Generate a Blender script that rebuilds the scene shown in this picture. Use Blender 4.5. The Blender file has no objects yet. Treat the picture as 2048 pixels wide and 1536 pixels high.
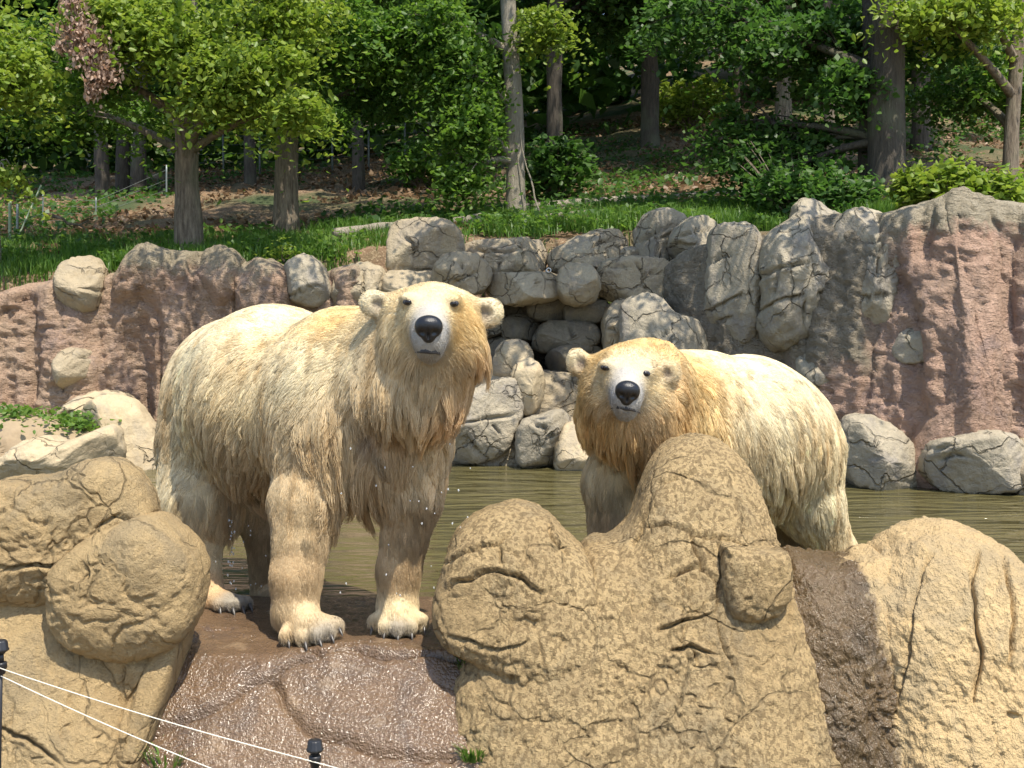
import bpy, math, numpy as np
from mathutils import Vector
from mathutils.kdtree import KDTree

scene = bpy.context.scene
# ------------------------------------------------------------------ camera, sky, sun, exposure
CAMZ, FPX, HOR = 1.4, 2472.0, 620.0            # eye height over the wet ledge, focal length and horizon in photo pixels
PITCH = math.atan((768 - HOR) / FPX)
cam_d = bpy.data.cameras.new('camera')
cam_d.sensor_width = 36.0
cam_d.lens = 36.0 * FPX / 2048.0
cam_d.clip_end = 600.0
cam = bpy.data.objects.new('camera', cam_d)
cam.location = (0, 0, CAMZ)
cam.rotation_euler = (math.pi / 2 - PITCH, 0, 0)
scene.collection.objects.link(cam)
scene.camera = cam

SUN_TO = Vector((0.26, -0.42, 1.0)).normalized()
world = bpy.data.worlds.new('World')
scene.world = world
world.use_nodes = True
wn = world.node_tree
wn.nodes.clear()
w_out = wn.nodes.new('ShaderNodeOutputWorld')
w_bg = wn.nodes.new('ShaderNodeBackground')
w_sky = wn.nodes.new('ShaderNodeTexSky')
w_sky.sky_type = 'NISHITA'
w_sky.sun_disc = False
w_sky.sun_elevation = math.asin(SUN_TO.z)
w_sky.sun_rotation = math.atan2(SUN_TO.x, SUN_TO.y)
w_bg.inputs['Strength'].default_value = 0.15
wn.links.new(w_sky.outputs[0], w_bg.inputs[0])
wn.links.new(w_bg.outputs[0], w_out.inputs[0])
sun_d = bpy.data.lights.new('sun', 'SUN')
sun_d.energy = 3.9
sun_d.angle = math.radians(0.53)
sun_d.color = (1.0, 0.93, 0.80)
sun = bpy.data.objects.new('sun', sun_d)
sun.rotation_euler = SUN_TO.to_track_quat('Z', 'Y').to_euler()
sun.location = (3, -3, 20)
scene.collection.objects.link(sun)
scene.view_settings.view_transform = 'Standard'
scene.view_settings.look = 'None'
scene.view_settings.exposure = 0.80
scene.view_settings.gamma = 1.0
scene.cycles.max_bounces = 7
scene.cycles.diffuse_bounces = 3
scene.cycles.glossy_bounces = 3
scene.cycles.transmission_bounces = 3
scene.cycles.transparent_max_bounces = 6
scene.cycles.sample_clamp_indirect = 6.0

# ------------------------------------------------------------------ helpers
CP, SP = math.cos(PITCH), math.sin(PITCH)
def P(px, py, Y):
    """world point at distance Y in front of the visitor that a sight line of the survey photo meets"""
    xr = (px - 1024.0) / FPX; yr = (768.0 - py) / FPX
    k = Y / (CP + yr * SP)
    return np.array([xr * k, Y, CAMZ + (-SP + yr * CP) * k])

def PA(pts, Y):
    return np.array([P(a, b, Y) for a, b in pts])

def hash3(ix, iy, iz):
    h = (ix.astype(np.uint32) * np.uint32(374761393) + iy.astype(np.uint32) * np.uint32(668265263)
         + iz.astype(np.uint32) * np.uint32(2147483647 - 58))
    h = (h ^ (h >> np.uint32(13))) * np.uint32(1274126177)
    h = (h ^ (h >> np.uint32(16))) * np.uint32(2246822519)
    h = h ^ (h >> np.uint32(15))
    return (h & np.uint32(0xffffff)).astype(np.float64) / 8388607.5 - 1.0

def vnoise(p):
    f = np.floor(p); i = f.astype(np.int64); t = p - f
    t = t * t * t * (t * (t * 6 - 15) + 10)
    r = 0
    for a in (0, 1):
        wx = t[:, 0] if a else 1 - t[:, 0]
        for b in (0, 1):
            wy = t[:, 1] if b else 1 - t[:, 1]
            for c in (0, 1):
                wz = t[:, 2] if c else 1 - t[:, 2]
                r = r + wx * wy * wz * hash3(i[:, 0] + a, i[:, 1] + b, i[:, 2] + c)
    return r

def fbm(p, freq, octv=4, gain=0.5, seed=0.0):
    p = np.asarray(p, float) * freq + np.array([seed * 17.3, seed * 9.1 + 3.7, seed * 5.9 + 11.1])
    r = 0; a = 1.0; s = 0
    for _ in range(octv):
        r = r + a * vnoise(p); s += a
        p = p * 2.03 + 7.7; a *= gain
    return r / s

def link(o, parent=None):
    scene.collection.objects.link(o)
    if parent is not None:
        o.parent = parent
    return o

def mesh_np(name, V, F, mat, parent=None, smooth=True, loc=None, F2=None):
    """V (n,3); F (m,3|4); optional second face array; origin moved to loc (world)"""
    V = np.asarray(V, np.float64)
    if loc is None:
        loc = np.array([(V[:, 0].min() + V[:, 0].max()) / 2, (V[:, 1].min() + V[:, 1].max()) / 2, V[:, 2].min()])
    loc = np.asarray(loc, float)
    ploc = np.zeros(3)
    if parent is not None:
        ploc = world_loc(parent)
    me = bpy.data.meshes.new(name)
    me.vertices.add(len(V))
    me.vertices.foreach_set('co', (V - loc).astype(np.float32).ravel())
    Fs = [np.asarray(F)] + ([np.asarray(F2)] if F2 is not None and len(F2) else [])
    li = np.concatenate([f.ravel() for f in Fs]).astype(np.int32)
    tot = np.concatenate([np.full(len(f), f.shape[1], np.int32) for f in Fs])
    st = np.concatenate([[0], np.cumsum(tot)[:-1]]).astype(np.int32)
    me.loops.add(len(li)); me.loops.foreach_set('vertex_index', li)
    me.polygons.add(len(tot))
    me.polygons.foreach_set('loop_start', st)
    me.polygons.foreach_set('loop_total', tot)
    if smooth:
        me.polygons.foreach_set('use_smooth', np.ones(len(tot), bool))
    me.update(calc_edges=True)
    if mat is not None:
        me.materials.append(mat)
    o = bpy.data.objects.new(name, me)
    o.location = loc - ploc
    link(o, parent)
    WL[o.name] = loc
    return o

WL = {}
def world_loc(o):
    return WL.get(o.name, np.zeros(3))

def thing(name, label, cat, loc, group=None):
    o = bpy.data.objects.new(name, None)
    o.empty_display_size = 0.1
    o.location = loc
    link(o)
    WL[o.name] = np.asarray(loc, float)
    o['label'] = label; o['category'] = cat
    if group: o['group'] = group
    return o

def tag(o, label, cat, group=None):
    o['label'] = label; o['category'] = cat
    if group: o['group'] = group
    return o

def vattr(o, name, col):
    a = o.data.attributes.new(name, 'FLOAT_COLOR', 'POINT')
    c = np.ones((len(col), 4), np.float32); c[:, :3] = col
    a.data.foreach_set('color', c.ravel())

# ------------------------------------------------------------------ node helpers
class NT:
    def __init__(self, name):
        self.m = bpy.data.materials.new(name); self.m.use_nodes = True
        self.t = self.m.node_tree; self.t.nodes.clear()
        self.out = self.t.nodes.new('ShaderNodeOutputMaterial')
    def n(self, typ, **kw):
        nd = self.t.nodes.new(typ)
        for k, v in kw.items():
            if k.startswith('i_'):
                key = k[2:]
                key = int(key) if key.isdigit() else key.replace('_', ' ')
                self.set(nd.inputs[key], v)
            else:
                setattr(nd, k, v)
        return nd
    def set(self, inp, v):
        if isinstance(v, bpy.types.NodeSocket):
            self.t.links.new(v, inp)
        else:
            inp.default_value = v
    def pos(self, scale=(1, 1, 1)):
        g = self.n('ShaderNodeNewGeometry')
        mp = self.n('ShaderNodeMapping')
        mp.inputs['Scale'].default_value = scale
        self.t.links.new(g.outputs['Position'], mp.inputs['Vector'])
        return mp.outputs[0]
    def noise(self, scale, detail=4, rough=0.55, vec=None, dist=0.0):
        nd = self.n('ShaderNodeTexNoise')
        nd.inputs['Scale'].default_value = scale; nd.inputs['Detail'].default_value = detail
        nd.inputs['Roughness'].default_value = rough; nd.inputs['Distortion'].default_value = dist
        if vec is not None: self.t.links.new(vec, nd.inputs['Vector'])
        return nd.outputs['Fac']
    def ramp(self, fac, stops):
        r = self.n('ShaderNodeValToRGB')
        el = r.color_ramp.elements
        while len(el) < len(stops): el.new(0.5)
        for e, (p, c) in zip(el, stops):
            e.position = p
            e.color = (c, c, c, 1) if not isinstance(c, (tuple, list)) else (c[0], c[1], c[2], 1)
        self.t.links.new(fac, r.inputs[0])
        return r.outputs[0]
    def mix(self, fac, a, b, mode='MIX'):
        m = self.n('ShaderNodeMix', data_type='RGBA', blend_type=mode)
        for s, v in ((m.inputs[0], fac), (m.inputs[6], a), (m.inputs[7], b)):
            if isinstance(v, bpy.types.NodeSocket): self.t.links.new(v, s)
            elif isinstance(v, (tuple, list)): s.default_value = (v[0], v[1], v[2], 1)
            else: s.default_value = v
        return m.outputs[2]
    def math(self, op, a, b=0.0, clamp=False):
        m = self.n('ShaderNodeMath', operation=op, use_clamp=clamp)
        self.set(m.inputs[0], a); self.set(m.inputs[1], b)
        return m.outputs[0]
    def bump(self, h, strength, dist, normal=None):
        b = self.n('ShaderNodeBump')
        b.inputs['Strength'].default_value = strength; b.inputs['Distance'].default_value = dist
        self.t.links.new(h, b.inputs['Height'])
        if normal is not None: self.t.links.new(normal, b.inputs['Normal'])
        return b.outputs[0]
    def principled(self, **kw):
        b = self.n('ShaderNodeBsdfPrincipled')
        for k, v in kw.items():
            self.set(b.inputs[k.replace('_', ' ')], (v[0], v[1], v[2], 1) if isinstance(v, tuple) and len(v) == 3 else v)
        self.t.links.new(b.outputs[0], self.out.inputs[0])
        return b

def simple_mat(name, col, rough=0.6, var=0.25, scale=20.0, bump=0.0, metal=0.0):
    m = NT(name)
    v = m.pos()
    f = m.noise(scale, 4, 0.6, v)
    c = m.mix(f, tuple(x * (1 - var) for x in col), tuple(min(1, x * (1 + var)) for x in col))
    kw = dict(Base_Color=c, Roughness=rough, Metallic=metal)
    if bump: kw['Normal'] = m.bump(f, 0.6, bump)
    m.principled(**kw)
    return m.m

def rock_mat(name, c1, c2, c3, grain=60.0, gstr=0.55, gdist=0.012, coarse=7.0, cdist=0.03, stretch=(1, 1, 1),
             rough=0.9, wet=None, speck=None, cap=None, mid=1.0, zone=None, fdet=5, cstr=0.8, joints=None):
    """c1/c2 main tones, c3 stain; wet: (colour factor, roughness, (x0,x1)|None); speck: dark drop marks; cap: (colour, z, width)"""
    m = NT(name)
    v = m.pos(); vs = m.pos(stretch)
    big = m.noise(1.7 * mid, 5, 0.6, v)
    med = m.noise(6.0 * mid, 6, 0.65, v)
    fine = m.noise(grain, fdet, 0.7, vs)
    col = m.mix(m.ramp(big, [(0.35, 0.0), (0.62, 1.0)]), c1, c2)
    col = m.mix(m.math('MULTIPLY', m.ramp(med, [(0.48, 0.0), (0.72, 1.0)]), 0.75), col, c3)
    col = m.mix(0.35, col, m.mix(fine, tuple(x * 0.45 for x in c1), tuple(min(1, x * 1.5) for x in c2)))
    tone = m.noise(3.1 * mid, 6, 0.7, m.pos((1, 1, 0.7)), 0.8)
    col = m.mix(m.math('MULTIPLY', m.ramp(tone, [(0.50, 0.0), (0.64, 1.0)]), 0.5), col, tuple((0.5 * (c1[0] + c1[1]) * 0.72, c1[1] * 0.72, c1[2] * 0.95)))
    if cap:
        g = m.n('ShaderNodeNewGeometry'); sep = m.n('ShaderNodeSeparateXYZ')
        m.t.links.new(g.outputs['Position'], sep.inputs[0])
        zz = m.math('ADD', sep.outputs[2], m.math('MULTIPLY', m.math('SUBTRACT', med, 0.5), cap[2] * 4))
        col = m.mix(m.math('DIVIDE', m.math('SUBTRACT', zz, cap[1]), cap[2], True), col, m.mix(med, tuple(x * .7 for x in cap[0]), tuple(x * 1.2 for x in cap[0])))
    if zone:                                                # grey painted part of the cliff: x below zone[0], z above zone[1]
        g = m.n('ShaderNodeNewGeometry'); sep = m.n('ShaderNodeSeparateXYZ')
        m.t.links.new(g.outputs['Position'], sep.inputs[0])
        wob = m.math('MULTIPLY', m.math('SUBTRACT', big, 0.5), 1.1)
        kx = m.math('MULTIPLY', m.math('SUBTRACT', zone[0], m.math('ADD', sep.outputs[0], wob)), 5.0, True)
        kz = m.math('MULTIPLY', m.math('SUBTRACT', m.math('ADD', sep.outputs[2], wob), zone[1]), 5.0, True)
        col = m.mix(m.math('MULTIPLY', kx, kz), col, m.mix(med, zone[2], zone[3]))
    rg = rough
    if speck:
        sp = m.noise(speck, 2, 0.5, m.pos((1, 1, 0.6)))
        msk = m.math('MULTIPLY', m.ramp(sp, [(0.50, 0.0), (0.55, 1.0)]), m.ramp(big, [(0.30, 0.15), (0.50, 1.0)]))
        col = m.mix(m.math('MULTIPLY', msk, 0.62), col, tuple(x * 0.42 for x in c1))
    if wet:
        f, wr, xr = wet
        if xr:
            g = m.n('ShaderNodeNewGeometry'); sep = m.n('ShaderNodeSeparateXYZ')
            m.t.links.new(g.outputs['Position'], sep.inputs[0])
            xn = m.math('ADD', sep.outputs[0], m.math('MULTIPLY', m.math('SUBTRACT', m.noise(3.5, 5, 0.65, m.pos((1, 1, 0.35))), 0.5), 0.55))
            mid = (xr[0] + xr[1]) / 2; hw = (xr[1] - xr[0]) / 2
            k = m.math('SUBTRACT', 1.0, m.math('DIVIDE', m.math('ABSOLUTE', m.math('SUBTRACT', xn, mid)), hw))
            k = m.math('MULTIPLY', k, 5.0, True)
        else:
            k = m.ramp(m.noise(5.0, 4, 0.6, v), [(0.26, 0.35), (0.42, 1.0)])
        col = m.mix(k, col, m.mix(1.0, col, f, 'MULTIPLY'))
        rgn = m.n('ShaderNodeMix', data_type='FLOAT')
        m.t.links.new(k, rgn.inputs[0]); rgn.inputs[2].default_value = rough; rgn.inputs[3].default_value = wr
        rg = rgn.outputs[0]
    n1 = m.bump(m.noise(coarse, 6, 0.65, vs), cstr, cdist)
    n2 = m.bump(fine, gstr, gdist, n1)
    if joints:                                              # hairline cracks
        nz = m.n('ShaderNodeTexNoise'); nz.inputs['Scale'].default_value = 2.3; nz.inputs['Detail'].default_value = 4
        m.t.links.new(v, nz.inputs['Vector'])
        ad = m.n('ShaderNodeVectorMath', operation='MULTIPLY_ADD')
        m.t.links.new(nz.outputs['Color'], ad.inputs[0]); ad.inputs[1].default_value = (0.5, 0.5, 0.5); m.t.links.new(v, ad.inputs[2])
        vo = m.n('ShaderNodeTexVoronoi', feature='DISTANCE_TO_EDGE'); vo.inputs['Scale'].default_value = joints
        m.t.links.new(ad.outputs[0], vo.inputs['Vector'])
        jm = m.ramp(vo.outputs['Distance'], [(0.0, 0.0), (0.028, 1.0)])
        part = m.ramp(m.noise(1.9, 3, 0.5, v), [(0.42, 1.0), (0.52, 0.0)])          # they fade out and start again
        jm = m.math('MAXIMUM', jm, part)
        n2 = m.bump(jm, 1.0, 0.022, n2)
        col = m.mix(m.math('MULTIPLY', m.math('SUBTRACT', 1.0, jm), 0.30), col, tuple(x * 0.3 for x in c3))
    m.principled(Base_Color=col, Roughness=rg, Normal=n2, Specular_IOR_Level=0.5 if wet else 0.25)
    return m.m

M = {}
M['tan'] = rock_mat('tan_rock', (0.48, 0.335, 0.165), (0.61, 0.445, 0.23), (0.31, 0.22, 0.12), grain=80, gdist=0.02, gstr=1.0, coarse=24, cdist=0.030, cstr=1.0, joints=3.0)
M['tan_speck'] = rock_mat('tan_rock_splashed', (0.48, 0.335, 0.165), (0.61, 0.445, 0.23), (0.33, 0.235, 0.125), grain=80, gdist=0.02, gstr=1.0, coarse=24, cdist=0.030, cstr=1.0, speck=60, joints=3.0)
M['tan_wet'] = rock_mat('wet_rock', (0.27, 0.18, 0.105), (0.35, 0.245, 0.14), (0.15, 0.115, 0.08), grain=84, gdist=0.009, gstr=1.0, coarse=14, cdist=0.010, fdet=1, wet=((0.46, 0.42, 0.42), 0.13, None))
M['tan_streak'] = rock_mat('streaked_rock', (0.43, 0.30, 0.145), (0.53, 0.385, 0.195), (0.29, 0.20, 0.105), grain=66, gdist=0.014, gstr=1.0, coarse=18, cdist=0.03, fdet=2, stretch=(1, 1, 0.6), wet=((0.27, 0.25, 0.25), 0.15, (1.06, 1.50)))
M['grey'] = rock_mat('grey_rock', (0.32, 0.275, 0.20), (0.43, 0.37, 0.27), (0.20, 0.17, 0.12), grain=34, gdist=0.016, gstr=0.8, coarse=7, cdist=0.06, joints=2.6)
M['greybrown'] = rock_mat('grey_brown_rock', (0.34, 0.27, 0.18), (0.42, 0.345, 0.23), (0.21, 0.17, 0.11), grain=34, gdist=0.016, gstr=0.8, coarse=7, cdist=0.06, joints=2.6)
M['dark'] = rock_mat('shaded_recess_rock', (0.17, 0.142, 0.10), (0.25, 0.21, 0.145), (0.10, 0.095, 0.06), grain=34, gdist=0.016, gstr=0.8, coarse=7, cdist=0.05, joints=2.6)  # darkened copy of the grey brown rock: recess shade put into its colour
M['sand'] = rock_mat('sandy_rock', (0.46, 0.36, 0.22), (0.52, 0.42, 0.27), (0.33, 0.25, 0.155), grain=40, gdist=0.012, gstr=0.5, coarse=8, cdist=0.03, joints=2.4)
M['pink'] = rock_mat('pink_rough_rock', (0.49, 0.305, 0.21), (0.50, 0.36, 0.25), (0.36, 0.265, 0.18), grain=20, gdist=0.05, gstr=1.0, coarse=5, cdist=0.06, stretch=(0.7, 1, 1.5), cap=((0.38, 0.315, 0.215), 1.70, 0.16))
M['pink_right'] = rock_mat('pink_rough_rock_high', (0.55, 0.345, 0.25), (0.56, 0.385, 0.285), (0.42, 0.30, 0.21), grain=20, gdist=0.05, gstr=1.0, coarse=5, cdist=0.06, stretch=(0.7, 1, 1.5), cap=((0.42, 0.36, 0.26), 1.98, 0.14), zone=(3.15, 0.75, (0.24, 0.20, 0.145), (0.40, 0.34, 0.25)))
# ------------------------------------------------------------------ rock shapes
def spline_closed(pts, n):
    pts = np.asarray(pts, float); m = len(pts); out = []
    sub = 24
    for i in range(m):
        p0, p1, p2, p3 = pts[(i - 1) % m], pts[i], pts[(i + 1) % m], pts[(i + 2) % m]
        t = np.linspace(0, 1, sub, endpoint=False)[:, None]
        out.append(0.5 * (2 * p1 + (p2 - p0) * t + (2 * p0 - 5 * p1 + 4 * p2 - p3) * t ** 2 + (3 * p1 - p0 - 3 * p2 + p3) * t ** 3))
    q = np.concatenate(out)
    d = np.linalg.norm(np.roll(q, -1, 0) - q, axis=1)
    s = np.concatenate([[0], np.cumsum(d)])
    q2 = np.vstack([q, q[:1]])
    u = np.linspace(0, s[-1], n, endpoint=False)
    return np.stack([np.interp(u, s, q2[:, k]) for k in range(q.shape[1])], 1)

def seg_dist(p, line):
    """p (n,2) distance to a polyline (m,2)"""
    best = np.full(len(p), 1e9)
    for a, b in zip(line[:-1], line[1:]):
        ab = b - a; t = np.clip(((p - a) @ ab) / (ab @ ab + 1e-12), 0, 1)
        best = np.minimum(best, np.linalg.norm(p - a - t[:, None] * ab, axis=1))
    return best

ROCKSEED = [1]
def boulder(name, outline, Y, tf, tb, mat, cracks=(), e=0.85, amp=0.05, freq=3.0, lean=0.0, parent=None,
            crack_w=0.009, crack_d=0.03, step=4.9, rough=0.010, flute=0.0, centre=None, warp=1.0, facets=7):
    """a rounded rock whose front outline was surveyed at distance Y; tf/tb how far it bulges towards / away from the pool side"""
    ROCKSEED[0] += 1; sd = ROCKSEED[0]
    O = PA(outline, Y)[:, [0, 2]]
    px = np.asarray(outline, float)
    per = np.linalg.norm(np.roll(px, -1, 0) - px, axis=1).sum()
    nth = int(np.clip(per / step, 40, 800))
    nf = int(np.clip(per / 6.3 / step * 1.1, 12, 170)); nb = max(6, nf // 4)
    Q = spline_closed(O, nth)
    if centre is None:
        x, y = Q[:, 0], Q[:, 1]; x1, y1 = np.roll(x, -1), np.roll(y, -1)
        cr = x * y1 - x1 * y; A = cr.sum() / 2
        c = np.array([((x + x1) * cr).sum() / (6 * A), ((y + y1) * cr).sum() / (6 * A)])
        area = A
    else:
        c = P(centre[0], centre[1], Y)[[0, 2]]; x, y = Q[:, 0], Q[:, 1]; area = (x * np.roll(y, -1) - np.roll(x, -1) * y).sum()
    if area < 0: Q = Q[::-1]
    size = math.sqrt(abs(area) if centre is None else abs(area) / 2)
    ff = np.linspace(1e-4, math.pi / 2, 4000); rmean = np.linalg.norm(Q - c, axis=1).mean()
    arc = np.concatenate([[0], np.cumsum(np.hypot(np.diff(np.sin(ff) ** e * rmean), np.diff(np.cos(ff) ** e * tf)))])
    pf_ = np.interp(np.linspace(0.5 / nf, 1, nf) * arc[-1], arc, ff)         # rings evenly spread over the front
    phi = np.concatenate([pf_, np.linspace(math.pi / 2, math.pi - 0.03, nb + 1)[1:]])
    s = np.sin(phi) ** e
    cc = np.cos(phi); dd = np.sign(cc) * np.abs(cc) ** e
    V = np.zeros((len(phi), nth, 3))
    for k in range(len(phi)):
        uv = c + s[k] * (Q - c)
        V[k, :, 0] = uv[:, 0]; V[k, :, 2] = uv[:, 1]
        V[k, :, 1] = Y - (tf if dd[k] > 0 else tb) * dd[k]
    V = V.reshape(-1, 3)
    dirv = np.stack([V[:, 0] - c[0], (V[:, 1] - Y) , V[:, 2] - c[1]], 1)
    dirv /= np.linalg.norm(dirv, axis=1)[:, None] + 1e-9
    uv0 = V[:, [0, 2]].copy()
    big = fbm(V, freq / max(size, 0.2) * 0.5, 3, 0.5, sd)
    small = fbm(V, 14.0, 4, 0.55, sd + 50)
    rim = np.repeat(np.sin(phi), nth)                      # keep the outline where it was surveyed
    V += dirv * (big * amp * size * (1.15 - 0.75 * rim ** 4) + small * rough)[:, None]
    if facets:                                             # broken flat faces on the side towards the pool
        fr = np.random.default_rng(sd)
        for _ in range(facets):
            nv = np.array([fr.normal(0, 0.75), -1.0, fr.normal(0.15, 0.75)]); nv /= np.linalg.norm(nv)
            pr_ = (V - np.array([c[0], Y, c[1]])) @ nv
            lim = pr_.max() * fr.uniform(0.62, 0.86)
            ex = np.clip(pr_ - lim, 0, None)
            V -= nv * (ex * 0.9)[:, None]
    if flute:
        fl = fbm(V * np.array([1, 0.4, 0.22]), 4.0, 3, 0.5, sd + 9)
        V[:, 1] -= fl * flute * (1 - 0.6 * rim ** 4)
    V += dirv * (fbm(V, 34.0, 3, 0.6, sd + 70) * rough * 0.45)[:, None]
    pit = np.clip(-np.abs(fbm(V, 5.0, 4, 0.6, sd + 80)) + 0.10, 0, 1) * 0.16 + np.clip(fbm(V, 11.0, 3, 0.6, sd + 81) - 0.30, 0, 1) * 0.07
    V -= dirv * (pit * (0.3 if facets else 0.75) * (1 - 0.7 * rim ** 4))[:, None]
    V[:, 1] += lean * (V[:, 2] - c[1])
    front = np.repeat(dd > -0.2, nth)
    if len(cracks):
        q = V - np.array([0, 0, CAMZ]); dep = q[:, 1] * CP - q[:, 2] * SP
        pp = np.stack([1024 + q[:, 0] / dep * FPX, 768 - (q[:, 1] * SP + q[:, 2] * CP) / dep * FPX], 1)   # where the survey photo sees each point
        mpp = Y / FPX
    for cr in cracks:
        L = np.asarray(cr, float)
        L = np.concatenate([np.linspace(a, b, 6, endpoint=False) for a, b in zip(L[:-1], L[1:])] + [L[-1:]])
        wob = np.stack([fbm(np.c_[L * mpp, np.zeros(len(L))], 9, 3, 0.6, sd + 3), fbm(np.c_[L * mpp, np.ones(len(L))], 9, 3, 0.6, sd + 4)], 1)
        L = L + wob * 0.024 * warp / mpp
        d = seg_dist(pp, L) * mpp
        wv = crack_w * (1 + 0.6 * fbm(V, 6, 2, 0.5, sd + 8))
        prof = np.exp(-(d / wv) ** 2) * crack_d - np.exp(-((d - 2.6 * wv) / (2.0 * wv)) ** 2) * crack_d * 0.16
        prof *= np.clip(np.minimum(np.linalg.norm(pp - L[0], axis=1), np.linalg.norm(pp - L[-1], axis=1)) * mpp / 0.07, 0, 1)
        V -= dirv * (prof * front)[:, None]
    n = len(phi)
    i = np.arange(n - 1)[:, None] * nth; j = np.arange(nth)[None, :]; j1 = (j + 1) % nth
    F = np.stack([i + j, i + nth + j, i + nth + j1, i + j1], -1).reshape(-1, 4)
    # caps
    pf = len(V); V = np.vstack([V, V[:nth].mean(0), V[-nth:].mean(0)])
    jj = np.arange(nth)
    T = np.concatenate([np.stack([np.full(nth, pf), jj, (jj + 1) % nth], 1),
                        np.stack([np.full(nth, pf + 1), (n - 1) * nth + (jj + 1) % nth, (n - 1) * nth + jj], 1)])
    # orientation: outward
    return mesh_np(name, V, F, mat, parent, True, None, T)

def curtain(name, prof, zbot, mat, parent=None, flute=0.18, rough=0.05, cap=0.7, ff=2.0, lean=0.12, seed=0, slope=0.0):
    """rough sprayed-rock wall; prof = [(px, py, Y)] along its crest"""
    pr = np.array([P(*p) for p in prof])
    d = np.concatenate([[0], np.cumsum(np.linalg.norm(np.diff(pr[:, :2], axis=0), axis=1))])
    nu = int(d[-1] / 0.022); u = np.linspace(0, d[-1], nu)
    crest = np.stack([np.interp(u, d, pr[:, k]) for k in range(3)], 1)
    ker = np.exp(-np.linspace(-2, 2, 9) ** 2); ker /= ker.sum()
    for k in (1, 2):
        crest[:, k] = np.convolve(np.pad(crest[:, k], 4, mode='edge'), ker, mode='valid')
    tang = np.gradient(crest[:, :2], axis=0); tang /= np.linalg.norm(tang, axis=1)[:, None]
    nrm = np.stack([tang[:, 1], -tang[:, 0]], 1)            # towards the pool
    H = (crest[:, 2] - zbot).max()
    nv = int(H / 0.022); capn = 12
    rows = []
    r = 0.16
    for k in range(capn + nv):
        if k < capn:                                        # back edge over the round crest
            t = k / (capn - 1)
            if t < 0.5:
                off = -cap + (cap - 0.0) * (t / 0.5) * 0.8; z = crest[:, 2] - 0.10 * (1 - t / 0.5) - 0.02
                off = np.full(nu, off)
            else:
                a = (t - 0.5) / 0.5 * math.pi / 2
                off = np.full(nu, -0.2 * cap + (0.2 * cap + r) * math.sin(a)); z = crest[:, 2] - r * (1 - math.cos(a))
        else:
            t = (k - capn + 1) / nv
            z = crest[:, 2] - r - (crest[:, 2] - r - zbot) * t
            off = np.full(nu, r) + lean * (crest[:, 2] - z)
        rows.append(np.stack([crest[:, 0] + nrm[:, 0] * off, crest[:, 1] + nrm[:, 1] * off, z], 1))
    V = np.concatenate(rows)
    fl = fbm(V * np.array([1, 0.5, 0.20]), ff, 3, 0.5, seed + 2); fl = fl - 0.55 * np.clip(0.12 - np.abs(fl), 0, 1) / 0.12 * 0.5
    fl2 = fbm(V * np.array([1, 1, 0.45]), 5.0, 4, 0.55, seed + 5)
    fl3 = fbm(V * np.array([0.8, 1, 1.4]), 16.0, 3, 0.6, seed + 6)
    top = np.repeat(np.concatenate([np.linspace(0.15, 1, capn), np.ones(nv)]), nu)
    disp = (fl * flute + fl2 * rough * 1.6 + fl3 * rough * 0.7) * top
    nn = np.tile(nrm, (capn + nv, 1))
    V[:, 0] += nn[:, 0] * disp; V[:, 1] += nn[:, 1] * disp; V[:, 2] += fl2 * 0.03
    n = capn + nv
    i = np.arange(n - 1)[:, None] * nu; j = np.arange(nu - 1)[None, :]
    F = np.stack([i + j, i + nu + j, i + nu + j + 1, i + j + 1], -1).reshape(-1, 4)
    return mesh_np(name, V, F, mat, parent, True)

# ------------------------------------------------------------------ terrain
T_PX = np.array([-1500, -600, 0, 500, 1024, 1500, 2048, 2700, 3600], float)
T_Y = np.array([10.0, 12, 14, 17, 21, 25, 30, 40, 60, 90, 130], float)
T_PY = np.array([
    [640, 630, 610, 575, 560, 505, 455, 440, 440],
    [600, 590, 565, 535, 505, 465, 425, 420, 420],
    [560, 550, 515, 495, 462, 435, 400, 395, 395],
    [520, 510, 470, 452, 428, 400, 375, 370, 370],
    [460, 450, 415, 388, 372, 345, 335, 335, 335],
    [390, 380, 368, 350, 312, 262, 262, 280, 290],
    [372, 365, 360, 335, 270, 190, 195, 230, 240],
    [345, 340, 340, 320, 230, 130, 130, 190, 200],
    [310, 300, 300, 270, 180, 60, 55, 110, 120],
    [270, 260, 250, 220, 120, 0, -20, 40, 60],
    [240, 230, 220, 190, 80, -50, -70, 0, 20]], float)
W_PX = np.array([-3000, 0, 600, 900, 1250, 1500, 1800, 2048, 5000], float)
W_Y = np.array([12.0, 12.0, 12.0, 12.9, 12.9, 11.3, 10.6, 10.1, 9.6], float)
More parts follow.
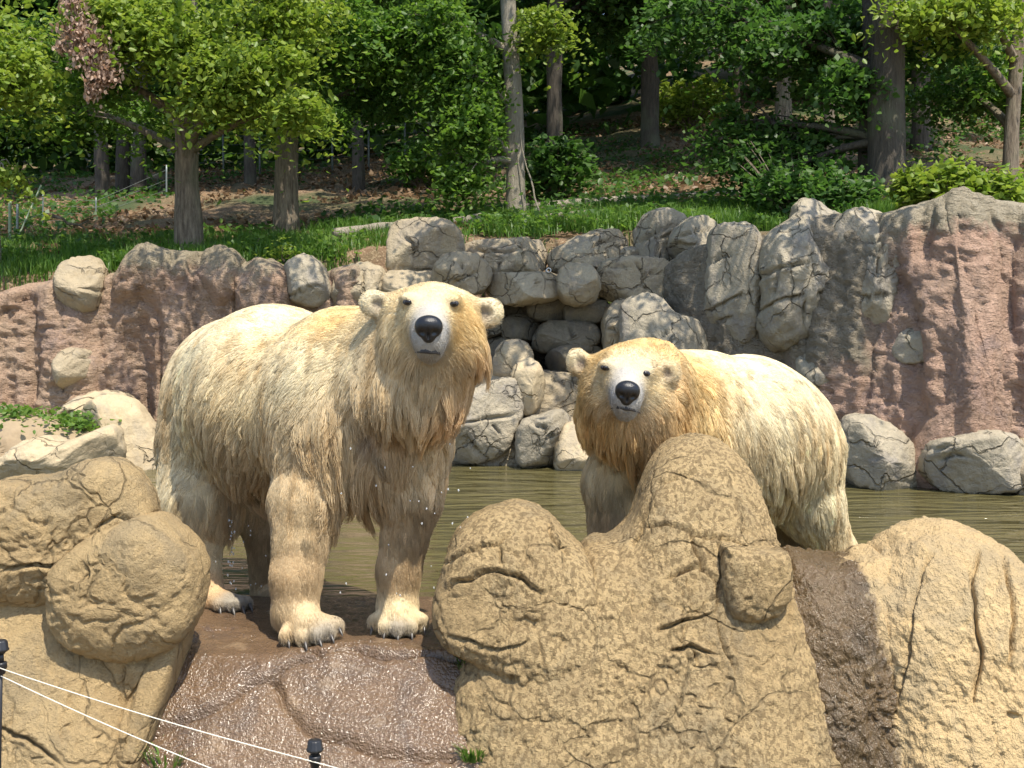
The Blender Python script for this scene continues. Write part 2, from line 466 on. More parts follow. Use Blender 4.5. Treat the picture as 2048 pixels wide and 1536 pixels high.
def terrain_z(x, y):
    x = np.asarray(x, float); y = np.asarray(y, float)
    yy = np.clip(y, 10.0, 130.0)
    px = np.clip(1024 + x / yy * FPX, T_PX[0], T_PX[-1])
    iy = np.clip(np.searchsorted(T_Y, yy) - 1, 0, len(T_Y) - 2)
    ix = np.clip(np.searchsorted(T_PX, px) - 1, 0, len(T_PX) - 2)
    fy = (yy - T_Y[iy]) / (T_Y[iy + 1] - T_Y[iy]); fx = (px - T_PX[ix]) / (T_PX[ix + 1] - T_PX[ix])
    fx = fx * fx * (3 - 2 * fx)
    py = (T_PY[iy, ix] * (1 - fx) + T_PY[iy, ix + 1] * fx) * (1 - fy) + (T_PY[iy + 1, ix] * (1 - fx) + T_PY[iy + 1, ix + 1] * fx) * fy
    yr = (768 - py) / FPX
    z = CAMZ + (-SP + yr * CP) * yy / (CP + yr * SP)
    wy = np.interp(1024 + x / np.clip(y, 4, 200) * FPX, W_PX, W_Y)
    k = np.clip((y - wy - 0.12) / 0.5, 0, 1); k = k * k * (3 - 2 * k)
    low = np.where(y < 4.9, -0.75, -0.75)
    return low * (1 - k) + z * k

def terrain():
    xs = np.concatenate([np.linspace(-150, -22, 40)[:-1], np.linspace(-22, 22, 190), np.linspace(22, 150, 40)[1:]])
    ys = np.concatenate([np.linspace(-40, 9, 30)[:-1], np.linspace(9, 32, 130), np.linspace(32, 135, 60)[1:]])
    X, Yg = np.meshgrid(xs, ys)
    Z = terrain_z(X.ravel(), Yg.ravel())
    V = np.stack([X.ravel(), Yg.ravel(), Z], 1)
    hill = np.clip((V[:, 1] - 12.5) / 3, 0, 1)
    V[:, 2] += hill * (fbm(V * np.array([1, 1, 0]), 0.5, 4, 0.5, 3) * 0.22 + fbm(V * np.array([1, 1, 0]), 2.2, 3, 0.5, 4) * 0.07)
    nx = len(xs); ny = len(ys)
    i = np.arange(ny - 1)[:, None] * nx; j = np.arange(nx - 1)[None, :]
    F = np.stack([i + j, i + j + 1, i + nx + j + 1, i + nx + j], -1).reshape(-1, 4)
    m = NT('forest_floor')
    v = m.pos()
    a = m.noise(0.55, 5, 0.6, v); b = m.noise(7, 6, 0.7, v); c = m.noise(38, 3, 0.6, v)
    dirt = m.mix(b, (0.13, 0.078, 0.045), (0.27, 0.17, 0.095))
    dirt = m.mix(m.ramp(c, [(0.5, 0.0), (0.62, 1.0)]), dirt, (0.36, 0.26, 0.16))
    soil = m.mix(m.ramp(a, [(0.42, 0.0), (0.6, 1.0)]), dirt, m.mix(c, (0.035, 0.06, 0.018), (0.08, 0.10, 0.035)))
    m.principled(Base_Color=soil, Roughness=0.95, Normal=m.bump(m.noise(24, 5, 0.7, v), 0.9, 0.05))
    o = mesh_np('ground', V, F, m.m, None, True, (0, 0, 0))
    o['kind'] = 'structure'
terrain()

# ------------------------------------------------------------------ pool water
def pool():
    m = NT('murky_water')
    v = m.pos((0.6, 2.2, 1)); v2 = m.pos((1.2, 4.5, 1))
    w = m.noise(2.2, 3, 0.5, v, 0.6); w2 = m.noise(3.0, 3, 0.5, v2, 0.4)
    nrm = m.bump(w2, 0.5, 0.045, m.bump(w, 0.8, 0.12))
    big = m.noise(0.5, 2, 0.5, m.pos())
    m.principled(Base_Color=m.mix(big, (0.075, 0.066, 0.027), (0.125, 0.106, 0.044)), Roughness=0.06, IOR=1.33, Normal=nrm)
    n = 60
    xs = np.linspace(-9, 9, n); ys = np.linspace(5.35, 13.2, n)
    X, Yg = np.meshgrid(xs, ys)
    V = np.stack([X.ravel(), Yg.ravel(), np.full(n * n, -0.03)], 1)
    i = np.arange(n - 1)[:, None] * n; j = np.arange(n - 1)[None, :]
    F = np.stack([i + j, i + j + 1, i + n + j + 1, i + n + j], -1).reshape(-1, 4)
    o = mesh_np('water', V, F, m.m, None, True)
    o['kind'] = 'structure'
pool()

# ------------------------------------------------------------------ wet ledge in front
LED_Y0, LED_SL = 4.97, 1.12
def ledge_z(Y):
    Y = np.asarray(Y, float)
    t = np.clip((LED_Y0 + 0.06 - Y) , 0, None)
    slope = -(np.sqrt(t * t + 0.06 ** 2) - 0.06) * LED_SL
    back = -np.clip((Y - 5.95) / 0.5, 0, 1) ** 2 * 0.5
    return slope + back
def ledge_hit(px, py):
    lo, hi = 3.6, 7.0
    for _ in range(40):
        mid = (lo + hi) / 2
        if P(px, py, mid)[2] > ledge_z(mid): lo = mid
        else: hi = mid
    p = P(px, py, lo)
    return p[0], p[1]
def ledge():
    t = thing('wet_ledge', 'low wet brown rock ledge with sparkling cracked slabs under the standing bear', 'rock', (-1.0, 4.9, -0.75))
    xs = np.linspace(-1.75, 0.05, 300); ys = np.concatenate([np.linspace(4.28, 5.1, 200)[:-1], np.linspace(5.1, 6.5, 100)])
    X, Yg = np.meshgrid(xs, ys)
    V = np.stack([X.ravel(), Yg.ravel(), ledge_z(Yg.ravel())], 1)
    uv = V[:, :2].copy()
    V[:, 2] += fbm(V * np.array([1, 1, 0]), 2.2, 4, 0.5, 31) * 0.035 * np.clip((5.5 - V[:, 1]) / 0.4, 0.15, 1) + fbm(V, 26, 3, 0.6, 32) * 0.006
    cr = [[(270, 1490), (340, 1440), (430, 1408), (480, 1380), (545, 1350), (590, 1325), (640, 1318)],
          [(545, 1350), (565, 1385), (575, 1420), (600, 1450), (630, 1475), (680, 1490), (760, 1515), (900, 1520)],
          [(605, 1300), (640, 1308), (700, 1300), (780, 1310), (850, 1305), (950, 1322)],
          [(660, 1300), (720, 1290), (800, 1290)], [(400, 1258), (430, 1265), (460, 1262)], [(820, 1330), (870, 1360), (940, 1380)]]
    for ln, (w, d) in zip(cr, [(0.010, 0.035), (0.012, 0.04), (0.014, 0.045), (0.008, 0.02), (0.01, 0.03), (0.006, 0.015)]):
        L = np.array([ledge_hit(*q) for q in ln])
        L = np.concatenate([np.linspace(a, b, 7, endpoint=False) for a, b in zip(L[:-1], L[1:])] + [L[-1:]])
        L = L + np.stack([fbm(np.c_[L, L[:, 0]], 10, 2, 0.5, 41), fbm(np.c_[L, L[:, 1]], 10, 2, 0.5, 42)], 1) * 0.018
        dd = seg_dist(uv, L)
        V[:, 2] -= np.exp(-(dd / w) ** 2) * d
        V[:, 2] += np.exp(-((dd - 0.05) / 0.04) ** 2) * 0.006
    nx, ny = len(xs), len(ys)
    i = np.arange(ny - 1)[:, None] * nx; j = np.arange(nx - 1)[None, :]
    F = np.stack([i + j, i + j + 1, i + nx + j + 1, i + nx + j], -1).reshape(-1, 4)
    # skirt so that the ledge is a solid block
    ring = np.concatenate([np.arange(nx), np.arange(1, ny) * nx + nx - 1, (ny - 1) * nx + np.arange(nx - 2, -1, -1), np.arange(ny - 2, 0, -1) * nx])
    B = V[ring].copy(); B[:, 2] = -0.8; b0 = len(V); V = np.vstack([V, B]); k = np.arange(len(ring)); k1 = (k + 1) % len(ring)
    F = np.vstack([F, np.stack([ring[k], b0 + k, b0 + k1, ring[k1]], 1)])
    mesh_np('slab', V, F, M['tan_wet'], t, True)
ledge()

# ------------------------------------------------------------------ foreground rocks
def rock(label, *a, **k):
    o = boulder('boulder', *a, **k)
    return tag(o, label, 'boulder')

FG = dict(step=3.3, crack_w=0.0068, crack_d=0.045, facets=0)
rock('large smooth tan boulder with a rounded top, beside the bear and over the round boulder',
     [(-90, 1010), (0, 962), (100, 950), (165, 926), (225, 925), (275, 958), (308, 1020), (318, 1090), (260, 1170), (100, 1210), (-90, 1200)], 4.98, 0.20, 0.35, M['tan'],
     cracks=[[(-20, 1128), (60, 1138), (110, 1130), (200, 1085), (260, 1055), (325, 1028)], [(190, 1060), (240, 1035), (270, 1045)]], e=0.75, amp=0.10, **FG)
rock('round tan boulder bulging over the lower slab next to the wet ledge',
     [(103, 1185), (113, 1130), (160, 1082), (235, 1046), (300, 1034), (352, 1062), (387, 1105), (402, 1155), (396, 1222), (370, 1270), (310, 1306), (232, 1318), (150, 1290), (110, 1242)], 4.86, 0.20, 0.35, M['tan'],
     cracks=[[(228, 1322), (226, 1285), (250, 1255), (300, 1240), (330, 1245)]], e=0.62, amp=0.05, step=3.2, crack_w=0.012, crack_d=0.014, facets=0)
rock('big tan slab under the round boulder, behind the thin fence wires',
     [(-120, 1090), (40, 1120), (130, 1200), (220, 1300), (262, 1400), (275, 1520), (280, 1700), (60, 1740), (-120, 1700)], 4.82, 0.22, 0.4, M['tan'], cracks=[[(-20, 1450), (60, 1480), (130, 1540)], [(90, 1140), (105, 1200), (112, 1250)]], e=0.6, amp=0.07, lean=0.45, **{**FG, 'step': 4.2})
rock('small tan wedge of rock pinched between the round boulder and the big slab below it',
     [(205, 1285), (345, 1270), (335, 1330), (300, 1400), (280, 1425), (250, 1400), (228, 1340)], 4.84, 0.07, 0.25, M['tan'], e=0.5, amp=0.06,
     cracks=[[(238, 1330), (250, 1380), (256, 1400)], [(300, 1320), (275, 1370), (258, 1400)]], **FG)
rock('narrow upright strip of tan rock along the edge of the wet ledge',
     [(290, 1310), (350, 1270), (335, 1370), (315, 1440), (285, 1560), (270, 1720), (190, 1720), (240, 1440), (262, 1400)], 4.74, 0.14, 0.3, M['tan'], e=0.65, amp=0.05, lean=0.35, **FG)

ct = thing('rock_hump', 'tall tan rock with a knobbly peak and cracks, screening the legs of the yellow bear', 'rock', tuple(P(1330, 1640, 4.7)))
boulder('rock_mass', [(925, 1330), (1000, 1230), (1100, 1180), (1180, 1104), (1232, 1088), (1275, 1048), (1300, 985), (1330, 930), (1372, 897), (1425, 885), (1482, 905), (1530, 960), (1558, 1045),
         (1580, 1130), (1612, 1250), (1640, 1420), (1650, 1700), (1300, 1800), (930, 1700), (905, 1480)], 5.08, 0.34, 0.4, M['tan_speck'], parent=ct, e=0.60, amp=0.05, lean=0.42, centre=(1310, 1290), rough=0.014,
        cracks=[[(1285, 1050), (1380, 1062), (1385, 1075), (1460, 1085), (1520, 1102), (1590, 1100)], [(1375, 1062), (1400, 1120), (1435, 1160), (1438, 1230)],
                [(1330, 1155), (1390, 1138), (1420, 1140)], [(1310, 1262), (1370, 1240), (1440, 1220)], [(1310, 970), (1350, 950), (1400, 935)], [(1450, 1110), (1520, 1120)], [(1330, 1310), (1380, 1290), (1440, 1310)],
                [(1438, 1230), (1445, 1090)], [(1300, 990), (1285, 1050), (1270, 1090)], [(1180, 1104), (1150, 1180), (1130, 1260), (1060, 1330)], [(1440, 1225), (1450, 1300), (1480, 1360)], [(1380, 1290), (1400, 1340)], [(1590, 1100), (1575, 1200), (1590, 1260)]], **FG)
boulder('knob', [(1442, 1092), (1455, 1086), (1500, 1096), (1560, 1098), (1574, 1104), (1580, 1150), (1574, 1190), (1548, 1224), (1500, 1238), (1458, 1226), (1442, 1190), (1438, 1140)], 4.93, 0.13, 0.3, M['tan_speck'], parent=ct, e=0.5, amp=0.03, lean=0.1, **FG)
boulder('boulder', [(868, 1225), (882, 1150), (908, 1080), (958, 1037), (1030, 1018), (1088, 1032), (1135, 1072), (1180, 1120), (1215, 1230), (1180, 1340), (1080, 1360), (960, 1310), (895, 1278)], 5.04, 0.27, 0.4, M['tan_speck'], parent=ct, e=0.66, amp=0.05, lean=0.34,
        cracks=[[(885, 1135), (930, 1105), (990, 1085), (1030, 1068)], [(880, 1185), (920, 1160), (990, 1145), (1050, 1160), (1090, 1200)], [(880, 1270), (930, 1285), (1000, 1300), (1060, 1280)], [(1000, 1082), (1010, 1140)], [(1085, 1035), (1100, 1080), (1150, 1110)]], **FG)

rt = thing('rock_saddle', 'broad tan rock shoulder with a dark wet streak, beyond the knobbly peak', 'rock', tuple(P(1800, 1640, 4.7)))
boulder('wet_gully', [(1545, 1700), (1550, 1400), (1562, 1230), (1590, 1140), (1640, 1130), (1720, 1134), (1790, 1120), (1840, 1180), (1850, 1400), (1840, 1700), (1700, 1760)], 5.02, 0.22, 0.45, M['tan_streak'], parent=rt, e=0.6, amp=0.10, lean=0.30, rough=0.03, centre=(1700, 1380), **{**FG, 'step': 3.8})
boulder('rock_mass', [(1735, 1180), (1790, 1118), (1850, 1080), (1930, 1069), (2005, 1088), (2065, 1130), (2150, 1230), (2220, 1450), (2230, 1720), (1990, 1780), (1780, 1720), (1745, 1450), (1730, 1280)], 5.02, 0.32, 0.45, M['tan_streak'], parent=rt, e=0.62, amp=0.07, lean=0.36, rough=0.02, centre=(1970, 1380),
        cracks=[[(1960, 1090), (1945, 1180), (1960, 1300), (1950, 1420)], [(1870, 1090), (1830, 1180), (1815, 1300), (1790, 1420)], [(2000, 1110), (2030, 1200), (2020, 1330)]], **{**FG, 'step': 3.6})

# ------------------------------------------------------------------ rockwork on the far side of the pool
lw = thing('pool_wall', 'rough pinkish sprayed rock wall with set-in boulders, behind the standing bear', 'wall', tuple(P(380, 940, 12.0)))
curtain('wall_face', [(-700, 600, 12.0), (-200, 590, 12.0), (0, 582, 12.0), (60, 566, 12.0), (120, 556, 12.0), (180, 560, 12.0), (235, 540, 12.0), (262, 500, 12.0), (290, 487, 12.0), (340, 498, 12.0), (395, 506, 12.0), (430, 494, 12.0), (465, 505, 12.0), (492, 525, 12.0),
        (520, 514, 12.0), (555, 522, 12.0), (590, 540, 12.0), (640, 545, 12.0), (680, 532, 12.0), (740, 525, 12.0), (780, 540, 12.05), (830, 560, 12.2), (900, 570, 12.5)], -0.6, M['pink'], lw, flute=0.38, rough=0.060, ff=2.5, seed=1, lean=0.14)
for ol, tf, mt, cr in [
    ([(120, 560), (135, 522), (165, 508), (195, 520), (212, 560), (210, 600), (195, 625), (165, 632), (135, 610)], 0.42, 'greybrown', [[(122, 556), (160, 545), (208, 545)], [(150, 575), (175, 580), (205, 585)]]),
    ([(132, 740), (138, 700), (165, 686), (195, 695), (208, 725), (205, 760), (185, 778), (150, 780)], 0.62, 'greybrown', [[(135, 712), (170, 715), (205, 712)], [(150, 760), (175, 740)]]),
    ([(565, 565), (572, 530), (605, 508), (640, 525), (662, 560), (668, 595), (640, 615), (600, 612), (575, 595)], 0.42, 'grey', [[(572, 595), (600, 580), (635, 572)]]),
    ([(400, 540), (405, 505), (435, 490), (475, 505), (492, 540), (485, 600), (440, 620), (410, 600)], 0.34, 'pink', []),
    ([(490, 560), (498, 525), (525, 513), (560, 528), (572, 570), (560, 610), (520, 625), (495, 600)], 0.34, 'pink', []),
    ([(255, 560), (262, 505), (290, 486), (335, 500), (380, 520), (395, 570), (370, 640), (310, 650), (265, 610)], 0.30, 'pink', []),
    ([(668, 560), (690, 532), (745, 525), (772, 545), (775, 600), (740, 640), (690, 640), (668, 605)], 0.34, 'greybrown', [[(725, 540), (730, 600)]]),
]:
    boulder('boulder', ol, 12.0, tf, 0.4, M[mt], cr, parent=lw, e=0.8, amp=0.06, crack_w=0.012, crack_d=0.045, rough=0.026, facets=3)

wf = thing('waterfall_rockwork', 'stacked grey brown boulders and ledges of a dry waterfall between the two bears', 'rockwork', tuple(P(1080, 930, 12.2)))
# (outline, Y, tf, material, cracks)
for ol, Y, tf, mt, cr in [
    ([(775, 505), (780, 455), (815, 438), (870, 435), (912, 450), (930, 490), (925, 540), (880, 565), (800, 560), (778, 540)], 12.2, 0.42, 'greybrown', [[(800, 470), (825, 485), (826, 520)], [(780, 535), (850, 540), (880, 545)]]),
    ([(865, 545), (885, 512), (920, 503), (960, 512), (985, 545), (970, 580), (920, 600), (875, 590)], 12.0, 0.45, 'greybrown', [[(912, 520), (925, 535), (945, 552)], [(905, 570), (960, 540)]]),
    ([(760, 580), (770, 545), (830, 540), (890, 550), (900, 600), (850, 660), (780, 650)], 12.1, 0.45, 'greybrown', []),
    ([(905, 520), (935, 485), (1000, 477), (1085, 475), (1098, 490), (1095, 535), (1050, 555), (960, 555)], 12.5, 0.35, 'greybrown', [[(950, 502), (1000, 505), (1045, 498)], [(1048, 478), (1052, 545)], [(995, 510), (1000, 545)]]),
    ([(1090, 515), (1130, 485), (1190, 462), (1240, 460), (1258, 490), (1250, 525), (1200, 545), (1120, 552)], 12.5, 0.38, 'greybrown', [[(1180, 495), (1220, 480), (1250, 472)]]),
    ([(1225, 520), (1245, 495), (1280, 500), (1290, 530), (1260, 545), (1230, 540)], 12.6, 0.3, 'grey', []),
    ([(1270, 500), (1272, 455), (1300, 425), (1340, 418), (1370, 432), (1378, 475), (1370, 525), (1330, 540), (1285, 530)], 12.5, 0.45, 'grey', [[(1278, 490), (1310, 465), (1350, 450)], [(1318, 475), (1345, 470)]]),
    ([(1335, 490), (1350, 455), (1390, 432), (1425, 438), (1442, 470), (1430, 510), (1390, 525), (1345, 520)], 12.2, 0.45, 'grey', [[(1345, 478), (1385, 465), (1430, 458)], [(1348, 485), (1400, 492)]]),
    ([(965, 575), (975, 548), (1030, 545), (1110, 546), (1130, 570), (1110, 600), (1040, 612), (985, 600)], 12.05, 0.5, 'greybrown', [[(1075, 548), (1080, 580)]]),
    ([(1112, 560), (1125, 532), (1160, 526), (1190, 540), (1200, 575), (1185, 605), (1140, 612), (1115, 590)], 12.0, 0.55, 'greybrown', []),
    ([(1192, 560), (1205, 525), (1255, 513), (1300, 515), (1340, 525), (1345, 570), (1310, 610), (1240, 605), (1200, 595)], 12.1, 0.5, 'greybrown', [[(1270, 515), (1285, 550), (1295, 590)], [(1205, 532), (1265, 530)], [(1285, 548), (1335, 545)]]),
    ([(1320, 560), (1345, 525), (1385, 520), (1395, 560), (1390, 640), (1370, 680), (1330, 650)], 12.2, 0.4, 'grey', [[(1335, 565), (1365, 560)], [(1360, 565), (1355, 620)]]),
    ([(1365, 540), (1395, 490), (1420, 478), (1430, 530), (1425, 600), (1400, 680), (1375, 640)], 12.0, 0.5, 'grey', [[(1385, 530), (1415, 520)]]),
    # recess stones, their shade painted in as darker rock
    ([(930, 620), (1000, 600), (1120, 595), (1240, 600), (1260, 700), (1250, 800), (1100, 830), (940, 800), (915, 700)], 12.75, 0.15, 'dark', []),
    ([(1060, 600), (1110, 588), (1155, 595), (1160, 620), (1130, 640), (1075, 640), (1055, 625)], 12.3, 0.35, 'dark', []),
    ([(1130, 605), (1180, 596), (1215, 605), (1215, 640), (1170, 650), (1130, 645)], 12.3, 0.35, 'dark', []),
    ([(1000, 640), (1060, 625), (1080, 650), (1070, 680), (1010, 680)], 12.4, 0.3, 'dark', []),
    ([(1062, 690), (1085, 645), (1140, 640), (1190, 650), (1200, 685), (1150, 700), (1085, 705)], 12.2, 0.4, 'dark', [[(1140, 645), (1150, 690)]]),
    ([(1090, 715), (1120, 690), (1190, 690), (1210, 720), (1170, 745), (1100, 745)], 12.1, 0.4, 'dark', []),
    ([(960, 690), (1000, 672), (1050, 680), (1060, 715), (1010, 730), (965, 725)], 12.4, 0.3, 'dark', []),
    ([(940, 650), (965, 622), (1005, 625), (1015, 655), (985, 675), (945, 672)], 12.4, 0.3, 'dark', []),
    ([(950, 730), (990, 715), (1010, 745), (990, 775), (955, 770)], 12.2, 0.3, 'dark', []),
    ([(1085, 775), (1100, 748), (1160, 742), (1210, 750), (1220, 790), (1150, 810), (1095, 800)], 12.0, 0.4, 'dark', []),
    ([(1205, 640), (1230, 600), (1258, 605), (1262, 680), (1250, 740), (1215, 735)], 11.9, 0.45, 'greybrown', [[(1210, 660), (1255, 655)], [(1210, 690), (1255, 695)]]),
    ([(985, 730), (998, 690), (1025, 678), (1055, 685), (1066, 715), (1062, 750), (1025, 765), (990, 760)], 11.7, 0.35, 'greybrown', []),
    ([(1238, 650), (1245, 605), (1280, 586), (1315, 590), (1345, 620), (1390, 640), (1412, 680), (1410, 740), (1340, 780), (1260, 770), (1240, 710)], 11.3, 0.5, 'grey', [[(1260, 695), (1300, 680), (1345, 660)]]),
]:
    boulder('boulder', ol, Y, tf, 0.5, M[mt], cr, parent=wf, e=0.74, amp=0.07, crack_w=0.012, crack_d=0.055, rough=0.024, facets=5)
boulder('ledge', [(890, 755), (905, 743), (1000, 741), (1140, 744), (1180, 750), (1180, 790), (1100, 850), (960, 850), (890, 800)], 11.9, 0.5, 0.7, M['greybrown'], parent=wf, e=0.55, amp=0.03, rough=0.03)
boulder('mossy_base', [(890, 860), (960, 830), (1080, 835), (1180, 830), (1230, 870), (1225, 970), (1080, 985), (890, 970)], 11.6, 0.35, 0.6, M['greybrown'], parent=wf, e=0.7, amp=0.05, rough=0.03)

rw = thing('pool_cliff', 'tall grey and pink artificial rock cliff beyond the yellow bear', 'wall', tuple(P(1800, 985, 10.2)))
curtain('wall_face', [(1360, 520, 12.2), (1430, 480, 11.6), (1520, 470, 11.25), (1600, 430, 11.0), (1700, 425, 10.75), (1790, 418, 10.5), (1830, 408, 10.4), (1870, 392, 10.3), (1910, 377, 10.22), (1950, 386, 10.15), (2000, 398, 10.1), (2048, 402, 10.05), (2200, 420, 9.9), (2700, 430, 9.7)], -0.6, M['pink_right'], rw, flute=0.24, rough=0.055, ff=2.2, seed=5, lean=0.10)
for ol, Y, tf, mt, cr, fl in [
    ([(1415, 520), (1425, 460), (1460, 447), (1500, 450), (1520, 490), (1518, 600), (1505, 680), (1450, 700), (1415, 660), (1408, 590)], 11.35, 0.42, 'grey', [[(1418, 530), (1440, 515), (1470, 508)], [(1415, 625), (1460, 600), (1505, 585)], [(1430, 645), (1470, 635)]], 0.1),
    ([(1515, 540), (1525, 480), (1560, 450), (1590, 430), (1598, 400), (1635, 394), (1670, 415), (1700, 425), (1690, 470), (1670, 560), (1675, 640), (1620, 690), (1550, 700), (1515, 660), (1520, 600)], 11.0, 0.42, 'grey', [[(1518, 555), (1560, 535), (1625, 525)], [(1515, 625), (1570, 595), (1640, 590), (1690, 570)], [(1560, 500), (1550, 600)], [(1610, 600), (1605, 665)], [(1620, 440), (1650, 455), (1660, 490)]], 0.12),
    ([(1655, 470), (1680, 430), (1720, 412), (1760, 415), (1790, 440), (1795, 500), (1785, 580), (1765, 660), (1745, 705), (1700, 700), (1670, 680), (1665, 600), (1680, 540)], 10.7, 0.42, 'grey', [[(1660, 495), (1720, 485), (1765, 480)], [(1665, 515), (1730, 505), (1795, 500)], [(1770, 430), (1765, 480), (1755, 560)], [(1690, 595), (1740, 600), (1785, 590)], [(1665, 635), (1720, 630)], [(1735, 500), (1728, 560)]], 0.1),
    ([(1590, 720), (1610, 698), (1660, 695), (1690, 715), (1688, 790), (1650, 830), (1610, 820), (1592, 780)], 10.8, 0.4, 'grey', [[(1595, 712), (1640, 722), (1680, 718)]], 0.05),
    ([(1778, 700), (1790, 665), (1830, 640), (1860, 648), (1895, 685), (1905, 710), (1870, 722), (1820, 728), (1785, 722)], 10.35, 0.45, 'grey', [], 0.0),
    ([(1890, 420), (1915, 378), (1960, 388), (1995, 410), (2012, 520), (2025, 700), (2040, 900), (2030, 990), (1960, 1000), (1850, 1000), (1800, 950), (1830, 860), (1870, 780), (1885, 640), (1895, 520)], 10.1, 0.42, 'pink_right', [], 0.16),
]:
    boulder('boulder', ol, Y, tf, 0.5, M[mt], cr, parent=rw, e=0.72, amp=0.06, crack_w=0.012, crack_d=0.055, rough=0.026, flute=fl, facets=4)

# loose boulders along the waterline
for lab, ol, Y, tf, mt, cr in [
    ('big cracked grey boulder with a pointed top at the waterline between the bears', [(893, 870), (905, 820), (950, 775), (1010, 755), (1040, 765), (1046, 820), (1030, 870), (1010, 905), (960, 925), (905, 920)], 11.4, 0.4, 'grey', [[(895, 850), (940, 845), (985, 836), (1035, 830)], [(930, 850), (935, 880), (965, 915)], [(980, 840), (1005, 875)]]),
    ('upright tan boulder perched on the ledge above the cracked grey boulder', [(1020, 755), (1035, 725), (1055, 716), (1078, 728), (1090, 760), (1082, 800), (1065, 830), (1045, 825), (1035, 790)], 11.5, 0.3, 'sand', [[(1030, 742), (1070, 720)]]),
    ('rounded grey boulder dipping into the water below the ledge', [(1030, 890), (1040, 845), (1080, 828), (1125, 818), (1145, 850), (1140, 900), (1110, 935), (1060, 938), (1035, 925)], 11.25, 0.4, 'grey', [[(1060, 845), (1090, 855), (1105, 880)]]),
    ('lumpy tan rock at the waterline behind the yellow bear front leg', [(1105, 900), (1125, 850), (1165, 838), (1210, 860), (1230, 920), (1180, 945), (1115, 942)], 11.2, 0.4, 'sand', []),
    ('low grey boulder leaning against the pink cliff at the waterline', [(1678, 870), (1695, 835), (1735, 830), (1790, 855), (1830, 900), (1840, 960), (1790, 985), (1720, 978), (1685, 940)], 10.0, 0.4, 'grey', []),
    ('wide grey boulder with a swirl of cracks at the foot of the pink cliff', [(1850, 920), (1868, 885), (1920, 870), (1985, 858), (2030, 880), (2042, 930), (2030, 975), (1960, 985), (1880, 980), (1852, 955)], 9.7, 0.4, 'grey', [[(1860, 900), (1900, 890), (1935, 880)], [(1865, 920), (1935, 908)]]),
    ('smaller brownish grey boulder beyond the wide one at the foot of the pink cliff', [(2028, 930), (2060, 880), (2150, 870), (2230, 900), (2240, 990), (2120, 1010), (2035, 1000)], 9.6, 0.4, 'greybrown', []),
    ('tall rounded tan boulder on the bank below the pink wall', [(168, 840), (180, 805), (220, 788), (262, 800), (295, 840), (322, 890), (328, 935), (270, 945), (215, 930), (180, 880)], 11.2, 0.45, 'sand', [[(215, 800), (240, 830), (255, 850)], [(250, 815), (290, 850)]]),
    ('pale flat slab of rock at the base of the pink wall', [(110, 850), (140, 805), (200, 782), (255, 790), (260, 830), (200, 870), (140, 880)], 11.6, 0.4, 'sand', []),
    ('long low brown rock reclining at the edge of the water', [(-120, 930), (0, 915), (50, 885), (90, 872), (130, 882), (180, 865), (225, 850), (245, 880), (245, 930), (190, 965), (60, 985), (-120, 990)], 10.4, 0.4, 'sand', []),
]:
    rock(lab, ol, Y, tf, 0.45, M[mt], cr, e=0.78, amp=0.06, crack_w=0.012, crack_d=0.055, rough=0.024, facets=5)
# ------------------------------------------------------------------ bears
def rot_to(fwd, up=(0, 0, 1)):
    f = np.array(fwd, float); f /= np.linalg.norm(f)
    r = np.cross(f, up); r /= np.linalg.norm(r); u = np.cross(r, f)
    return np.stack([r, f, u], 0)                     # rows: local x, y(forward), z

